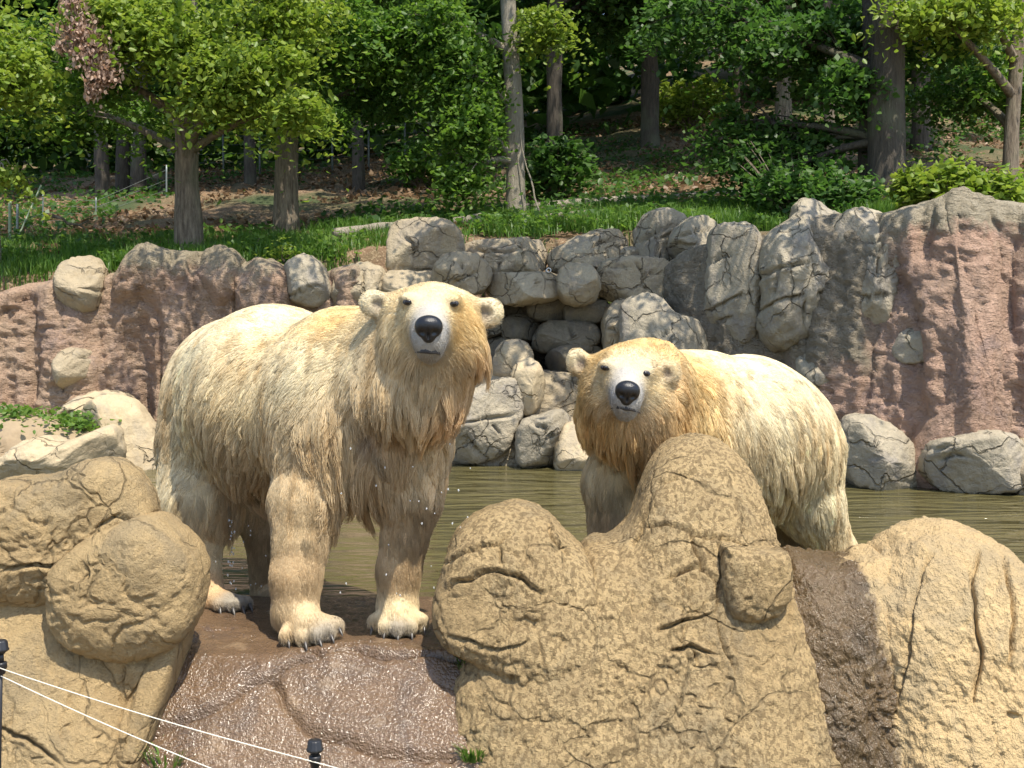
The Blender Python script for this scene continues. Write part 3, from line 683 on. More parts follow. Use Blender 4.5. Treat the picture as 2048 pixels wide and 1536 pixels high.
class Body:
    def __init__(self): self.pr = []
    def cap(self, a, b, ra, rb, k=0.06): self.pr.append(('c', a, b, ra, rb, k))
    def ell(self, c, r, R=None, k=0.06): self.pr.append(('e', c, np.asarray(r, float), np.eye(3) if R is None else R, 0, k))
    def sub(self, c, r, R=None, k=0.02): self.pr.append(('s', c, np.asarray(r, float), np.eye(3) if R is None else R, 0, k))
    def d(self, q, X):
        if q[0] == 'c':
            a, b = q[1], q[2]; ba = b - a
            t = np.clip(((X - a) @ ba) / (ba @ ba + 1e-12), 0, 1)
            return np.linalg.norm(X - a - t[..., None] * ba, axis=-1) - (q[3] + (q[4] - q[3]) * t)
        L = (X - q[1]) @ q[3].T
        k0 = np.linalg.norm(L / q[2], axis=-1); k1 = np.linalg.norm(L / q[2] ** 2, axis=-1)
        return k0 * (k0 - 1) / (k1 + 1e-9)
    def bounds(self, q):
        if q[0] == 'c':
            r = max(q[3], q[4]); return np.minimum(q[1], q[2]) - r, np.maximum(q[1], q[2]) + r
        r = q[2].max(); return q[1] - r, q[1] + r
    def grid(self, h):
        lo = np.min([self.bounds(q)[0] for q in self.pr if q[0] != 's'], 0) - 3 * h
        hi = np.max([self.bounds(q)[1] for q in self.pr if q[0] != 's'], 0) + 3 * h
        n = np.ceil((hi - lo) / h).astype(int) + 1
        f = np.full(n, 0.5)
        for q in self.pr:
            a, b = self.bounds(q); mg = q[5] * 1.2 + 2.5 * h
            i0 = np.maximum(np.floor((a - mg - lo) / h).astype(int), 0); i1 = np.minimum(np.ceil((b + mg - lo) / h).astype(int) + 1, n)
            if np.any(i1 <= i0): continue
            ax = [lo[k] + h * np.arange(i0[k], i1[k]) for k in range(3)]
            X = np.stack(np.meshgrid(*ax, indexing='ij'), -1)
            d = self.d(q, X); sl = tuple(slice(i0[k], i1[k]) for k in range(3)); c = f[sl]; k = q[5]
            if q[0] == 's':
                d = -d; t = np.clip(0.5 - 0.5 * (c - d) / k, 0, 1); f[sl] = c * (1 - t) + d * t + k * t * (1 - t)
            else:
                t = np.clip(0.5 + 0.5 * (c - d) / k, 0, 1); f[sl] = c * (1 - t) + d * t - k * t * (1 - t)
        self.lo, self.h, self.f = lo, h, f
        return f
    def val(self, p):
        g = (np.asarray(p) - self.lo) / self.h; i = np.floor(g).astype(int)
        if np.any(i < 0) or np.any(i >= np.array(self.f.shape) - 1): return 0.5
        t = g - i; v = 0
        for a in (0, 1):
            for b in (0, 1):
                for c in (0, 1):
                    v += (t[0] if a else 1 - t[0]) * (t[1] if b else 1 - t[1]) * (t[2] if c else 1 - t[2]) * self.f[i[0] + a, i[1] + b, i[2] + c]
        return v
    def hit(self, px, py, y0, y1):
        for Y in np.arange(y0, y1, 0.004):
            if self.val(P(px, py, Y)) < 0: return P(px, py, Y)
        return P(px, py, (y0 + y1) / 2)
    def nets(self):
        f, lo, h = self.f, self.lo, self.h
        n = np.array(f.shape); ins = f < 0
        c = n - 1
        acc = np.zeros(tuple(c) + (3,)); cnt = np.zeros(tuple(c))
        def sub(A, o): return A[o[0]:o[0] + c[0], o[1]:o[1] + c[1], o[2]:o[2] + c[2]]
        for ax in range(3):
            o1, o2 = [k for k in range(3) if k != ax]
            for u in (0, 1):
                for w in (0, 1):
                    a = [0, 0, 0]; a[o1] = u; a[o2] = w; b = list(a); b[ax] = 1
                    fa, fb = sub(f, a), sub(f, b); m = (fa < 0) != (fb < 0)
                    t = np.where(m, fa / np.where(m, fa - fb, 1), 0)
                    acc[..., ax] += np.where(m, t, 0); acc[..., o1] += np.where(m, u, 0); acc[..., o2] += np.where(m, w, 0); cnt += m
        act = cnt > 0
        idx = np.full(tuple(c), -1); idx[act] = np.arange(act.sum())
        ijk = np.argwhere(act)
        V = lo + h * (ijk + acc[act] / cnt[act][:, None])
        F = []
        for ax in range(3):
            o1, o2 = [(1, 2), (2, 0), (0, 1)][ax]
            s0 = [slice(0, n[k]) for k in range(3)]; s1 = list(s0)
            s0[ax] = slice(0, n[ax] - 1); s1[ax] = slice(1, n[ax])
            A, B = ins[tuple(s0)], ins[tuple(s1)]
            e = np.argwhere(A != B)
            e = e[(e[:, o1] > 0) & (e[:, o2] > 0) & (e[:, o1] < n[o1] - 1) & (e[:, o2] < n[o2] - 1)]
            flip = ~A[tuple(e.T)]
            def cell(d1, d2):
                q = e.copy(); q[:, o1] -= d1; q[:, o2] -= d2; return idx[tuple(q.T)]
            q = np.stack([cell(1, 1), cell(0, 1), cell(0, 0), cell(1, 0)], 1)
            q[flip] = q[flip][:, ::-1]
            F.append(q)
        F = np.concatenate(F); F = F[(F >= 0).all(1)]
        return V, F

def fur_mats():
    m = NT('fur_strands')
    at = m.n('ShaderNodeAttribute'); at.attribute_name = 'tint'
    pr = m.n('ShaderNodeBsdfPrincipled'); m.set(pr.inputs['Base Color'], at.outputs['Color'])
    pr.inputs['Roughness'].default_value = 0.42; pr.inputs['Specular IOR Level'].default_value = 0.35
    tr = m.n('ShaderNodeBsdfTranslucent'); m.set(tr.inputs[0], at.outputs['Color'])
    mx = m.n('ShaderNodeMixShader'); mx.inputs[0].default_value = 0.30
    m.t.links.new(pr.outputs[0], mx.inputs[1]); m.t.links.new(tr.outputs[0], mx.inputs[2]); m.t.links.new(mx.outputs[0], m.out.inputs[0])
    s = NT('fur_skin')
    at = s.n('ShaderNodeAttribute'); at.attribute_name = 'tint'
    v = s.pos()
    c = s.mix(s.noise(45, 4, 0.7, v), s.mix(1.0, at.outputs['Color'], (0.72, 0.70, 0.66), 'MULTIPLY'), at.outputs['Color'])
    s.principled(Base_Color=c, Roughness=0.8, Specular_IOR_Level=0.1, Normal=s.bump(s.noise(60, 4, 0.7, v), 0.6, 0.01))
    return m.m, s.m
M['fur'], M['skin'] = fur_mats()
def nose_mat():
    m = NT('wet_black_nose'); v = m.pos()
    m.principled(Base_Color=(0.012, 0.012, 0.014), Roughness=0.28, Normal=m.bump(m.noise(260, 3, 0.6, v), 0.5, 0.003))
    return m.m
M['nose'] = nose_mat()
M['lip'] = simple_mat('dark_lip', (0.035, 0.034, 0.037), 0.5, 0.3, 90, 0.002)
M['eye'] = simple_mat('dark_eye', (0.010, 0.007, 0.006), 0.12, 0.1, 20)
M['claw'] = simple_mat('dark_claw', (0.055, 0.048, 0.042), 0.35, 0.4, 60)

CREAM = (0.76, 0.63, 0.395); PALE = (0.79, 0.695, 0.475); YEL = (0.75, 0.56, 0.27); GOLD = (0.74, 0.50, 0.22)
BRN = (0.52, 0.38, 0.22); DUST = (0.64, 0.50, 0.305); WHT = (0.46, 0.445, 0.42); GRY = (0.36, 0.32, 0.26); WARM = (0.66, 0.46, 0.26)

def rbf(anch, p):
    A = np.array([a[0] for a in anch]); out_d = np.zeros((len(p), 3)); out_l = np.zeros(len(p)); out_c = np.zeros((len(p), 3)); W = np.zeros(len(p))
    for (c, d, l, col, wt) in anch:
        w = wt / (np.linalg.norm(p - c, axis=1) + 0.03) ** 4
        out_d += w[:, None] * (np.asarray(d, float) / np.linalg.norm(d)); out_l += w * l; out_c += w[:, None] * np.asarray(col); W += w
    return out_d / W[:, None], out_l / W, out_c / W[:, None]

def ico(c, r, R=None, n1=14, n2=20):
    th = np.linspace(0, math.pi, n1); ph = np.linspace(0, 2 * math.pi, n2, endpoint=False)
    V = np.array([[math.sin(a) * math.cos(b), math.sin(a) * math.sin(b), math.cos(a)] for a in th for b in ph]) * np.asarray(r)
    if R is not None: V = V @ R
    V = V + c
    i = np.arange(n1 - 1)[:, None] * n2; j = np.arange(n2)[None, :]; j1 = (j + 1) % n2
    return V, np.stack([i + j, i + n2 + j, i + n2 + j1, i + j1], -1).reshape(-1, 4)

def make_bear(name, label, B, anch, h, nhair, loc, face, claws, seed, bald=(), lift=0.22):
    rg = np.random.default_rng(seed)
    root = thing(name, label, 'bear', loc)
    B.grid(h); V, F = B.nets()
    _, _, col = rbf(anch, V)
    body = mesh_np('body', V, F, M['skin'], root, True, loc)
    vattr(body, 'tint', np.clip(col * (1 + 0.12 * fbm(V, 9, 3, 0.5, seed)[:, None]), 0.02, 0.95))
    # --- strands
    T = np.concatenate([F[:, [0, 1, 2]], F[:, [0, 2, 3]]])
    e1, e2 = V[T[:, 1]] - V[T[:, 0]], V[T[:, 2]] - V[T[:, 0]]
    cn = np.cross(e1, e2); ar = np.linalg.norm(cn, axis=1)
    VN = np.zeros_like(V)
    for k in range(3): np.add.at(VN, T[:, k], cn)
    VN /= np.linalg.norm(VN, axis=1)[:, None] + 1e-12
    pick = rg.choice(len(T), nhair, p=ar / ar.sum())
    r1, r2 = np.sqrt(rg.random(nhair)), rg.random(nhair)
    w = np.stack([1 - r1, r1 * (1 - r2), r1 * r2], 1)
    rootp = (V[T[pick]] * w[..., None]).sum(1); nrm = (VN[T[pick]] * w[..., None]).sum(1); nrm /= np.linalg.norm(nrm, axis=1)[:, None] + 1e-9
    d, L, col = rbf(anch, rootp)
    d = d + np.stack([fbm(rootp, 7, 3, 0.5, seed + k) for k in (1, 2, 3)], 1) * 0.30
    dn = np.clip((d * nrm).sum(1), 0, 1)
    dt = d - (d * nrm).sum(1)[:, None] * nrm; dt /= np.linalg.norm(dt, axis=1)[:, None] + 1e-9
    keep = np.ones(nhair, bool)
    for c, r in bald: keep &= np.linalg.norm(rootp - c, axis=1) > r
    rootp, nrm, dt, L, col, dn = rootp[keep], nrm[keep], dt[keep], L[keep], col[keep], dn[keep]
    n = len(rootp)
    L = L * rg.uniform(0.65, 1.2, n) * (1 + 0.35 * fbm(rootp, 12, 2, 0.5, seed + 7))
    # clumps of wet hair
    nc = max(8, n // 26)
    pw = (0.25 + np.clip(fbm(rootp, 6, 2, 0.5, seed + 30) + 0.4, 0, 1)); ci = rg.choice(n, nc, replace=False, p=pw / pw.sum())
    kd = KDTree(nc)
    for k, q in enumerate(rootp[ci]): kd.insert(q, k)
    kd.balance()
    cl = np.array([kd.find(q)[1] for q in rootp]); ci = ci[cl]
    lk = np.exp(rg.normal(0, 0.22, nc)) * np.where(rg.random(nc) < 0.10, 1.45, 1.0)       # some locks hang longer
    wl = np.clip((L - 0.055) / 0.035, 0.12, 1); L = L * lk[cl] ** wl
    lf = lift * (1 + np.where(rg.random(nc) < 0.15, 0.9, 0.0)[cl] * wl) * (1 + 0.5 * fbm(rootp, 10, 2, 0.5, seed + 8)) + 0.55 * dn
    npt = 6; t = np.linspace(0, 1, npt)
    def strand(i):
        b = rootp[i][:, None, :]; tt = t[None, :, None]; ll = L[i][:, None, None]
        q = b + ll * (nrm[i][:, None, :] * (lf[i][:, None, None] * tt * (1.25 - tt)) + dt[i][:, None, :] * tt)
        q[..., 2] -= ll[..., 0] * 0.55 * t[None, :] ** 2
        return q
    S = strand(np.arange(n)); C = strand(ci)
    # tips gather on the leading strand of their clump
    kcl = (0.80 * t ** 1.3)[None, :, None] * (0.22 + 0.78 * np.clip((L - 0.035) / 0.045, 0, 1))[:, None, None]
    S = S * (1 - kcl) + C * kcl
    big = rg.choice(nc, max(4, nc // 7), replace=False); kb = KDTree(len(big))
    lead = np.zeros(nc, int); lead[cl] = ci
    for k, q in enumerate(big): kb.insert(rootp[lead[q]], k)
    kb.balance()
    bi = np.array([lead[big[kb.find(rootp[lead[q]])[1]]] for q in range(nc)])[cl]      # long wet hair hangs in locks
    kbg = (0.55 * t ** 1.6)[None, :, None] * np.clip((L - 0.05) / 0.04, 0, 1)[:, None, None]
    S = S * (1 - kbg) + strand(bi) * kbg
    S += rg.normal(0, 1, S.shape) * (0.0016 * t)[None, :, None] * (L / 0.04)[:, None, None]
    S[:, 0] -= nrm * 0.003
    # never let hair poke back through the surface: push out along the normal a little
    hc = bpy.data.hair_curves.new('fur')
    hc.add_curves([npt] * n)
    hc.attributes['position'].data.foreach_set('vector', (S - np.asarray(loc)).astype(np.float32).ravel())
    ra = hc.attributes.get('radius') or hc.attributes.new('radius', 'FLOAT', 'POINT')
    rad = (np.clip(L / 0.05, 0.55, 1.3)[:, None] * 0.00135 * (1 - 0.82 * t ** 1.5)[None, :]).astype(np.float32)
    ra.data.foreach_set('value', rad.ravel())
    tint = hc.attributes.new('tint', 'FLOAT_COLOR', 'CURVE')
    cc = np.ones((n, 4), np.float32)
    streak = fbm(rootp * np.array([1, 1, 0.22]), 24, 2, 0.5, seed + 13) * np.clip(L / 0.06, 0.3, 1.2)
    jit = (1 + 0.10 * fbm(rootp, 8, 3, 0.5, seed + 11) + 0.22 * streak + rg.normal(0, 0.05, n) + 0.12 * rg.normal(0, 1, nc)[cl])[:, None]
    fine = 1 + 0.35 * fbm(rootp, 55, 2, 0.5, seed + 12) * np.clip((0.02 - L) / 0.012, 0, 1)
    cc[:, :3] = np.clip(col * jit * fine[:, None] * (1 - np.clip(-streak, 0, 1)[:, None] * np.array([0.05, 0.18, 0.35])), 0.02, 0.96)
    tint.data.foreach_set('color', cc.ravel())
    hc.materials.append(M['fur'])
    ho = bpy.data.objects.new('fur', hc)
    link(ho, root)
    # --- face
    face(B, root)
    for q in claws:
        a, b = np.array(q[0]), np.array(q[1])
        ax = b - a; ln = np.linalg.norm(ax); R = rot_to(ax, (0.1, 0.05, 1))
        tt = np.linspace(0, 1, 7); ph = np.linspace(0, 2 * math.pi, 8, endpoint=False)
        Vc = np.array([a + ax * s + np.array([0, 0, -0.012 * s * s]) + 0.011 * (1 - s) ** 0.6 * (math.cos(p) * R[0] + math.sin(p) * R[2]) for s in tt for p in ph])
        i = np.arange(6)[:, None] * 8; j = np.arange(8)[None, :]; j1 = (j + 1) % 8
        mesh_np('claw', Vc, np.stack([i + j, i + j1, i + 8 + j1, i + 8 + j], -1).reshape(-1, 4), M['claw'], root)
    return root

def face_parts(nose_px, nose_w, nose_h, eyes, mouth, y0, y1, tilt=0.0):
    ct, st = math.cos(tilt), math.sin(tilt)
    RT = np.array([[ct, 0, st], [0, 1, 0], [-st, 0, ct]])
    def fn(B, root):
        c = B.hit(nose_px[0], nose_px[1], y0, y1)
        N = Body()
        def o(x, y, z): return c + np.array([x * ct - z * st, y, x * st + z * ct])
        N.ell(o(0, 0.008, 0.004), (nose_w, 0.034, nose_h * 0.92), RT, 0.01)
        N.ell(o(0, 0.012, 0.020), (nose_w * 0.86, 0.040, nose_h * 0.62), RT, 0.02)
        N.ell(o(0, 0.004, -nose_h * 0.75), (nose_w * 0.42, 0.02, nose_h * 0.4), RT, 0.015)
        for s in (-1, 1):
            N.sub(o(s * nose_w * 0.52, -0.028, -nose_h * 0.30), (nose_w * 0.30, 0.02, nose_h * 0.26), RT, 0.008)
        N.sub(o(0, -0.030, -nose_h * 0.6), (0.004, 0.02, nose_h * 0.5), RT, 0.008)
        N.grid(0.0032); V, F = N.nets()
        mesh_np('nose', V, F, M['nose'], root)
        for ex, ey in eyes:
            q = B.hit(ex, ey, y0, y1 + 0.4)
            V, F = ico(q + np.array([0, 0.002, 0]), (0.023, 0.008, 0.0145), RT)
            lid = mesh_np('eyelid', V, F, M['lip'], root)
            V, F = ico(q + np.array([0, -0.0025, -0.001]), (0.0145, 0.008, 0.011), RT)
            mesh_np('eyeball', V, F, M['eye'], lid)
        # mouth: a dark crescent of lip following the muzzle
        pts = [B.hit(a, b, y0, y1 + 0.1) for a, b in mouth]
        pts = np.array(pts)
        V = []; m = len(pts)
        for k, q in enumerate(pts):
            s = math.sin(math.pi * k / (m - 1)); hh = 0.0006 + 0.0072 * s
            for a in np.linspace(0, 2 * math.pi, 10, endpoint=False):
                sn = math.sin(a); V.append(q + np.array([0, 0.001 - 0.004 * math.cos(a), hh * (sn if sn > 0 else 1.9 * sn)]))
        i = np.arange(m - 1)[:, None] * 10; j = np.arange(10)[None, :]; j1 = (j + 1) % 10
        mesh_np('mouth', np.array(V), np.stack([i + j, i + j1, i + 10 + j1, i + 10 + j], -1).reshape(-1, 4), M['lip'], root)
    return fn

# ---------- bear standing on the wet ledge
b = Body()
b.ell(P(478, 795, 6.2), (0.37, 0.42, 0.40), None, 0.1)
b.ell(P(548, 790, 5.92), (0.42, 0.46, 0.435), None, 0.12)
b.ell(P(680, 805, 5.58), (0.37, 0.38, 0.40), None, 0.12)
b.ell(P(775, 865, 5.44), (0.275, 0.26, 0.31), None, 0.10)
b.cap(P(700, 720, 5.55), P(800, 690, 5.28), 0.22, 0.18, 0.12)
b.cap(P(858, 690, 5.14), P(800, 770, 5.26), 0.20, 0.235, 0.10)
b.cap(P(870, 710, 5.08), P(846, 775, 5.14), 0.165, 0.185, 0.06)
# head
b.ell(P(866, 640, 5.05), (0.172, 0.20, 0.152), None, 0.06)
b.ell(P(864, 655, 5.08), (0.198, 0.15, 0.140), None, 0.06)
b.ell(P(864, 690, 5.04), (0.185, 0.15, 0.115), None, 0.06)
b.cap(P(800, 618, 5.1), P(752, 607, 5.11), 0.07, 0.036, 0.05); b.cap(P(930, 622, 5.1), P(974, 622, 5.11), 0.07, 0.036, 0.05)
b.cap(P(863, 638, 4.94), P(858, 664, 4.755), 0.095, 0.064, 0.05)
b.cap(P(861, 665, 4.90), P(859, 690, 4.765), 0.075, 0.058, 0.04)
b.cap(P(861, 690, 4.92), P(860, 708, 4.79), 0.055, 0.036, 0.03)
for ex, ey in ((817, 596), (906, 599)): b.ell(P(ex, ey, 4.90), (0.035, 0.04, 0.022), None, 0.04)
RL = rot_to((-0.15, -1, 0.1)); RRt = rot_to((0.25, -1, 0.05))
b.ell(P(745, 606, 5.10), (0.058, 0.028, 0.056), RL, 0.03); b.sub(P(752, 609, 5.058), (0.034, 0.030, 0.034), RL, 0.012)
b.ell(P(980, 624, 5.10), (0.058, 0.028, 0.060), RRt, 0.03); b.sub(P(972, 628, 5.058), (0.034, 0.030, 0.036), RRt, 0.012)
# legs
b.cap(P(655, 870, 5.42), P(612, 1000, 5.36), 0.205, 0.150, 0.1)
b.cap(P(612, 1000, 5.36), P(592, 1150, 5.27), 0.150, 0.104, 0.05)
b.cap(P(592, 1150, 5.27), P(590, 1215, 5.25), 0.104, 0.098, 0.04)
b.cap(P(588, 1228, 5.27), P(618, 1248, 5.15), 0.088, 0.068, 0.04)
for tx, ty, ty_ in ((574, 1266, 5.13), (606, 1272, 5.09), (634, 1268, 5.09), (657, 1260, 5.11), (672, 1248, 5.16)):
    b.cap(P(600, 1240, 5.2), P(tx, ty, ty_), 0.05, 0.032, 0.018)
b.cap(P(815, 890, 5.38), P(822, 990, 5.36), 0.165, 0.122, 0.1)
b.cap(P(822, 990, 5.36), P(798, 1140, 5.35), 0.122, 0.090, 0.05)
b.cap(P(798, 1140, 5.35), P(795, 1200, 5.34), 0.090, 0.086, 0.04)
b.cap(P(795, 1222, 5.34), P(797, 1238, 5.27), 0.086, 0.075, 0.04)
for tx, ty, ty_ in ((750, 1240, 5.27), (770, 1252, 5.21), (796, 1256, 5.19), (822, 1252, 5.21), (843, 1240, 5.27)):
    b.cap(P(796, 1226, 5.31), P(tx, ty, ty_), 0.05, 0.031, 0.018)
b.cap(P(420, 890, 6.08), P(400, 1000, 5.98), 0.25, 0.19, 0.1)
b.cap(P(400, 1000, 5.98), P(402, 1090, 5.92), 0.17, 0.088, 0.08)
b.cap(P(402, 1090, 5.92), P(418, 1180, 5.82), 0.088, 0.068, 0.05)
b.cap(P(418, 1196, 5.80), P(455, 1203, 5.70), 0.062, 0.045, 0.04)
for tx, ty, ty_ in ((438, 1208, 5.66), (462, 1209, 5.65), (480, 1207, 5.67), (493, 1203, 5.72)):
    b.cap(P(432, 1200, 5.75), P(tx, ty, ty_), 0.04, 0.027, 0.015)
b.cap(P(500, 960, 6.2), P(525, 1060, 6.16), 0.20, 0.085, 0.08)
b.cap(P(525, 1060, 6.16), P(528, 1185, 6.16), 0.085, 0.062, 0.04)
b.cap(P(528, 1190, 6.16), P(545, 1198, 6.05), 0.06, 0.045, 0.03)
D = (0, 0, -1)
an = []
def A1(px, py, Y, d, l, c, w=1.0): an.append((P(px, py, Y), d, l, c, w))
A1(857, 645, 4.70, (0, 1, 0.6), 0.007, WHT); A1(862, 622, 4.82, (0, .5, 1), 0.010, WHT); A1(830, 660, 4.75, (-1, 1, 0), 0.007, WHT); A1(890, 660, 4.75, (1, 1, 0), 0.007, WHT)
A1(858, 705, 4.77, (0, 1, -1), 0.008, GRY); A1(835, 690, 4.78, (-1, 1, -.4), 0.008, WHT); A1(885, 690, 4.78, (1, 1, -.4), 0.008, WHT)
A1(862, 588, 4.90, (0, .6, 1), 0.018, CREAM, 2); A1(800, 625, 4.9, (-1, .5, .1), 0.018, CREAM, 2); A1(925, 628, 4.9, (1, .5, .1), 0.018, YEL, 2); A1(858, 712, 4.77, (0, .5, -1), 0.006, (.14, .14, .15), .5); A1(805, 665, 4.88, (-1, .4, -.6), 0.03, CREAM); A1(915, 668, 4.88, (1, .4, -.6), 0.03, YEL)
A1(815, 572, 5.02, (-.6, .3, 1.2), 0.036, CREAM); A1(840, 562, 5.02, (-.3, .5, 1.2), 0.030, CREAM); A1(900, 565, 5.02, (.3, .8, .6), 0.022, PALE); A1(790, 600, 5.0, (-.8, .6, .5), 0.035, CREAM)
A1(790, 650, 4.97, (-.5, .5, -.8), 0.045, CREAM); A1(785, 700, 5.0, (-.3, .4, -1), 0.080, DUST); A1(942, 650, 4.98, (1, .2, -.6), 0.055, YEL); A1(940, 700, 5.02, (.8, .1, -1), 0.09, WARM)
A1(733, 600, 5.08, (-.6, 0, .6), 0.014, PALE, .5); A1(992, 618, 5.08, (.6, 0, .5), 0.014, PALE, .5); A1(752, 609, 5.085, (-.3, -.3, .6), 0.010, (.30, .25, .20), .25); A1(972, 628, 5.085, (.3, -.3, .5), 0.010, (.30, .25, .20), .25)
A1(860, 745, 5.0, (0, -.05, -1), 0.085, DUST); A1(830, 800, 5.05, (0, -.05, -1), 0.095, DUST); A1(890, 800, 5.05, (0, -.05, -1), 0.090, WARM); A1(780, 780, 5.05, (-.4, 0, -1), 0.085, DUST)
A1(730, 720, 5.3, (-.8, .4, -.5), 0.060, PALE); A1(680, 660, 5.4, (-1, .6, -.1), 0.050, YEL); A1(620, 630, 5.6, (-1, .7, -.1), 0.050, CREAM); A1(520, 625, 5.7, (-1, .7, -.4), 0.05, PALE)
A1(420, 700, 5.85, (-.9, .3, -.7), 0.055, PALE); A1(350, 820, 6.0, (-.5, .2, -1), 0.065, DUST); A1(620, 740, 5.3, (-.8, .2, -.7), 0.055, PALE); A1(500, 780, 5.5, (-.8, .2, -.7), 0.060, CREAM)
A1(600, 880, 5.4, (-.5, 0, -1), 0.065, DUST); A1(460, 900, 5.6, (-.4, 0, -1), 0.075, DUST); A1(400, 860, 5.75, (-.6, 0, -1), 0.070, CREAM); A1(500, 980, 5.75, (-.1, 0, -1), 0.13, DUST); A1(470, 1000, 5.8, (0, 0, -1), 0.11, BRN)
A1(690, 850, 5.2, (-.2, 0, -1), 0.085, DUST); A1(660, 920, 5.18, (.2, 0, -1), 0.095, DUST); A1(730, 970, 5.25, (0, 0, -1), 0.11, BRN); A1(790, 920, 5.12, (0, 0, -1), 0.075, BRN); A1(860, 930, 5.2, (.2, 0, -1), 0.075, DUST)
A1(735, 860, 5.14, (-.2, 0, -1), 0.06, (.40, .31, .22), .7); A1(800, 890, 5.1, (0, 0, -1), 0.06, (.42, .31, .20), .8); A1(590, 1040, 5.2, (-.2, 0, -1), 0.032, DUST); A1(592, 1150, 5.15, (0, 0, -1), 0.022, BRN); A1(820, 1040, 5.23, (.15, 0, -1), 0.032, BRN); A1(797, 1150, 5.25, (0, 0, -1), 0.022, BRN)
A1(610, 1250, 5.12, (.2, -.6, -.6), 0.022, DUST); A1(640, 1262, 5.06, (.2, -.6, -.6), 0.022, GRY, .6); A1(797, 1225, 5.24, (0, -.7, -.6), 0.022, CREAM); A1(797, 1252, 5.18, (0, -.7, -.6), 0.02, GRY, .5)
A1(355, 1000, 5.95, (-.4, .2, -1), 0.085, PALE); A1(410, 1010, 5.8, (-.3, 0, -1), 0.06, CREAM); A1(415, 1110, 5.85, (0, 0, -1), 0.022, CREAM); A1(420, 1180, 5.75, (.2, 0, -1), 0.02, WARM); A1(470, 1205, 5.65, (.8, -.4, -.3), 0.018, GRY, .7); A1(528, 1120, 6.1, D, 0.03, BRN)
cl1 = [(P(tx, ty, y_), P(tx + dx, ty + 13, y_ - 0.035)) for tx, ty, y_, dx in ((577, 1280, 5.115, 2), (610, 1284, 5.07, 4), (638, 1279, 5.07, 7), (661, 1269, 5.09, 8), (677, 1255, 5.14, 9),
       (746, 1252, 5.26, -5), (769, 1264, 5.195, -2), (796, 1268, 5.175, 0), (823, 1264, 5.195, 2), (847, 1252, 5.26, 4), (440, 1216, 5.645, 2), (466, 1217, 5.635, 4), (485, 1214, 5.655, 5), (499, 1209, 5.70, 7))]
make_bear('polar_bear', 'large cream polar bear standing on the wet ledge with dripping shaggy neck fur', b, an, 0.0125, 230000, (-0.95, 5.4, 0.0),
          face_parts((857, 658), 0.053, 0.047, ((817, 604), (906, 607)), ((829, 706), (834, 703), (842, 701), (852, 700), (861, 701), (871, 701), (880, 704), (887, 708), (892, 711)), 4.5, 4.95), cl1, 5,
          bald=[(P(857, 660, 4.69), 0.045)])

# ---------- bear behind the knobbly rock
b = Body()
b.ell(P(1545, 885, 6.75), (0.36, 0.42, 0.38), None, 0.1)
b.ell(P(1490, 865, 6.55), (0.40, 0.42, 0.415), None, 0.12)
b.ell(P(1395, 865, 6.35), (0.35, 0.36, 0.375), None, 0.12)
b.cap(P(1400, 800, 6.35), P(1300, 775, 6.05), 0.24, 0.20, 0.12)
b.cap(P(1275, 800, 5.95), P(1300, 870, 6.15), 0.25, 0.26, 0.10)
b.ell(P(1240, 830, 5.92), (0.20, 0.15, 0.16), None, 0.08)
b.ell(P(1300, 860, 5.95), (0.19, 0.15, 0.13), None, 0.08)
b.ell(P(1258, 752, 5.84), (0.175, 0.20, 0.150), None, 0.06)
b.ell(P(1256, 768, 5.87), (0.205, 0.15, 0.145), None, 0.06)
b.ell(P(1254, 795, 5.83), (0.20, 0.15, 0.120), None, 0.06)
b.ell(P(1300, 745, 5.95), (0.17, 0.15, 0.15), None, 0.06)
b.cap(P(1195, 740, 5.88), P(1162, 726, 5.89), 0.07, 0.036, 0.05); b.cap(P(1305, 752, 5.84), P(1332, 747, 5.78), 0.06, 0.036, 0.04)
b.cap(P(1252, 762, 5.72), P(1254, 792, 5.54), 0.094, 0.064, 0.05)
b.cap(P(1251, 785, 5.68), P(1253, 812, 5.55), 0.075, 0.057, 0.04)
b.cap(P(1250, 808, 5.70), P(1250, 826, 5.57), 0.055, 0.036, 0.03)
for ex, ey in ((1212, 728), (1292, 740)): b.ell(P(ex, ey, 5.69), (0.035, 0.04, 0.022), None, 0.04)
RL = rot_to((-0.2, -1, 0.1)); RRt = rot_to((0.35, -1, 0.05))
b.ell(P(1155, 723, 5.88), (0.056, 0.026, 0.066), RL, 0.03); b.sub(P(1161, 728, 5.838), (0.032, 0.030, 0.040), RL, 0.012)
b.ell(P(1340, 744, 5.74), (0.054, 0.028, 0.054), RRt, 0.025); b.sub(P(1335, 748, 5.70), (0.032, 0.030, 0.034), RRt, 0.012)
b.cap(P(1270, 900, 6.15), P(1228, 960, 6.14), 0.19, 0.145, 0.1)
b.cap(P(1228, 960, 6.14), P(1222, 1090, 6.12), 0.145, 0.108, 0.05)
b.cap(P(1222, 1090, 6.12), P(1222, 1190, 6.1), 0.108, 0.10, 0.04)
b.cap(P(1222, 1210, 6.1), P(1216, 1225, 5.98), 0.10, 0.07, 0.04)
b.cap(P(1370, 930, 6.35), P(1345, 1010, 6.33), 0.18, 0.135, 0.1)
b.cap(P(1345, 1010, 6.33), P(1335, 1190, 6.3), 0.135, 0.10, 0.05)
b.cap(P(1335, 1195, 6.3), P(1325, 1205, 6.18), 0.10, 0.07, 0.04)
b.cap(P(1590, 930, 6.72), P(1618, 1000, 6.68), 0.26, 0.175, 0.1)
b.cap(P(1618, 1000, 6.68), P(1672, 1100, 6.72), 0.175, 0.105, 0.06)
b.cap(P(1672, 1100, 6.72), P(1680, 1180, 6.68), 0.105, 0.085, 0.04)
b.cap(P(1680, 1185, 6.68), P(1660, 1200, 6.54), 0.085, 0.06, 0.04)
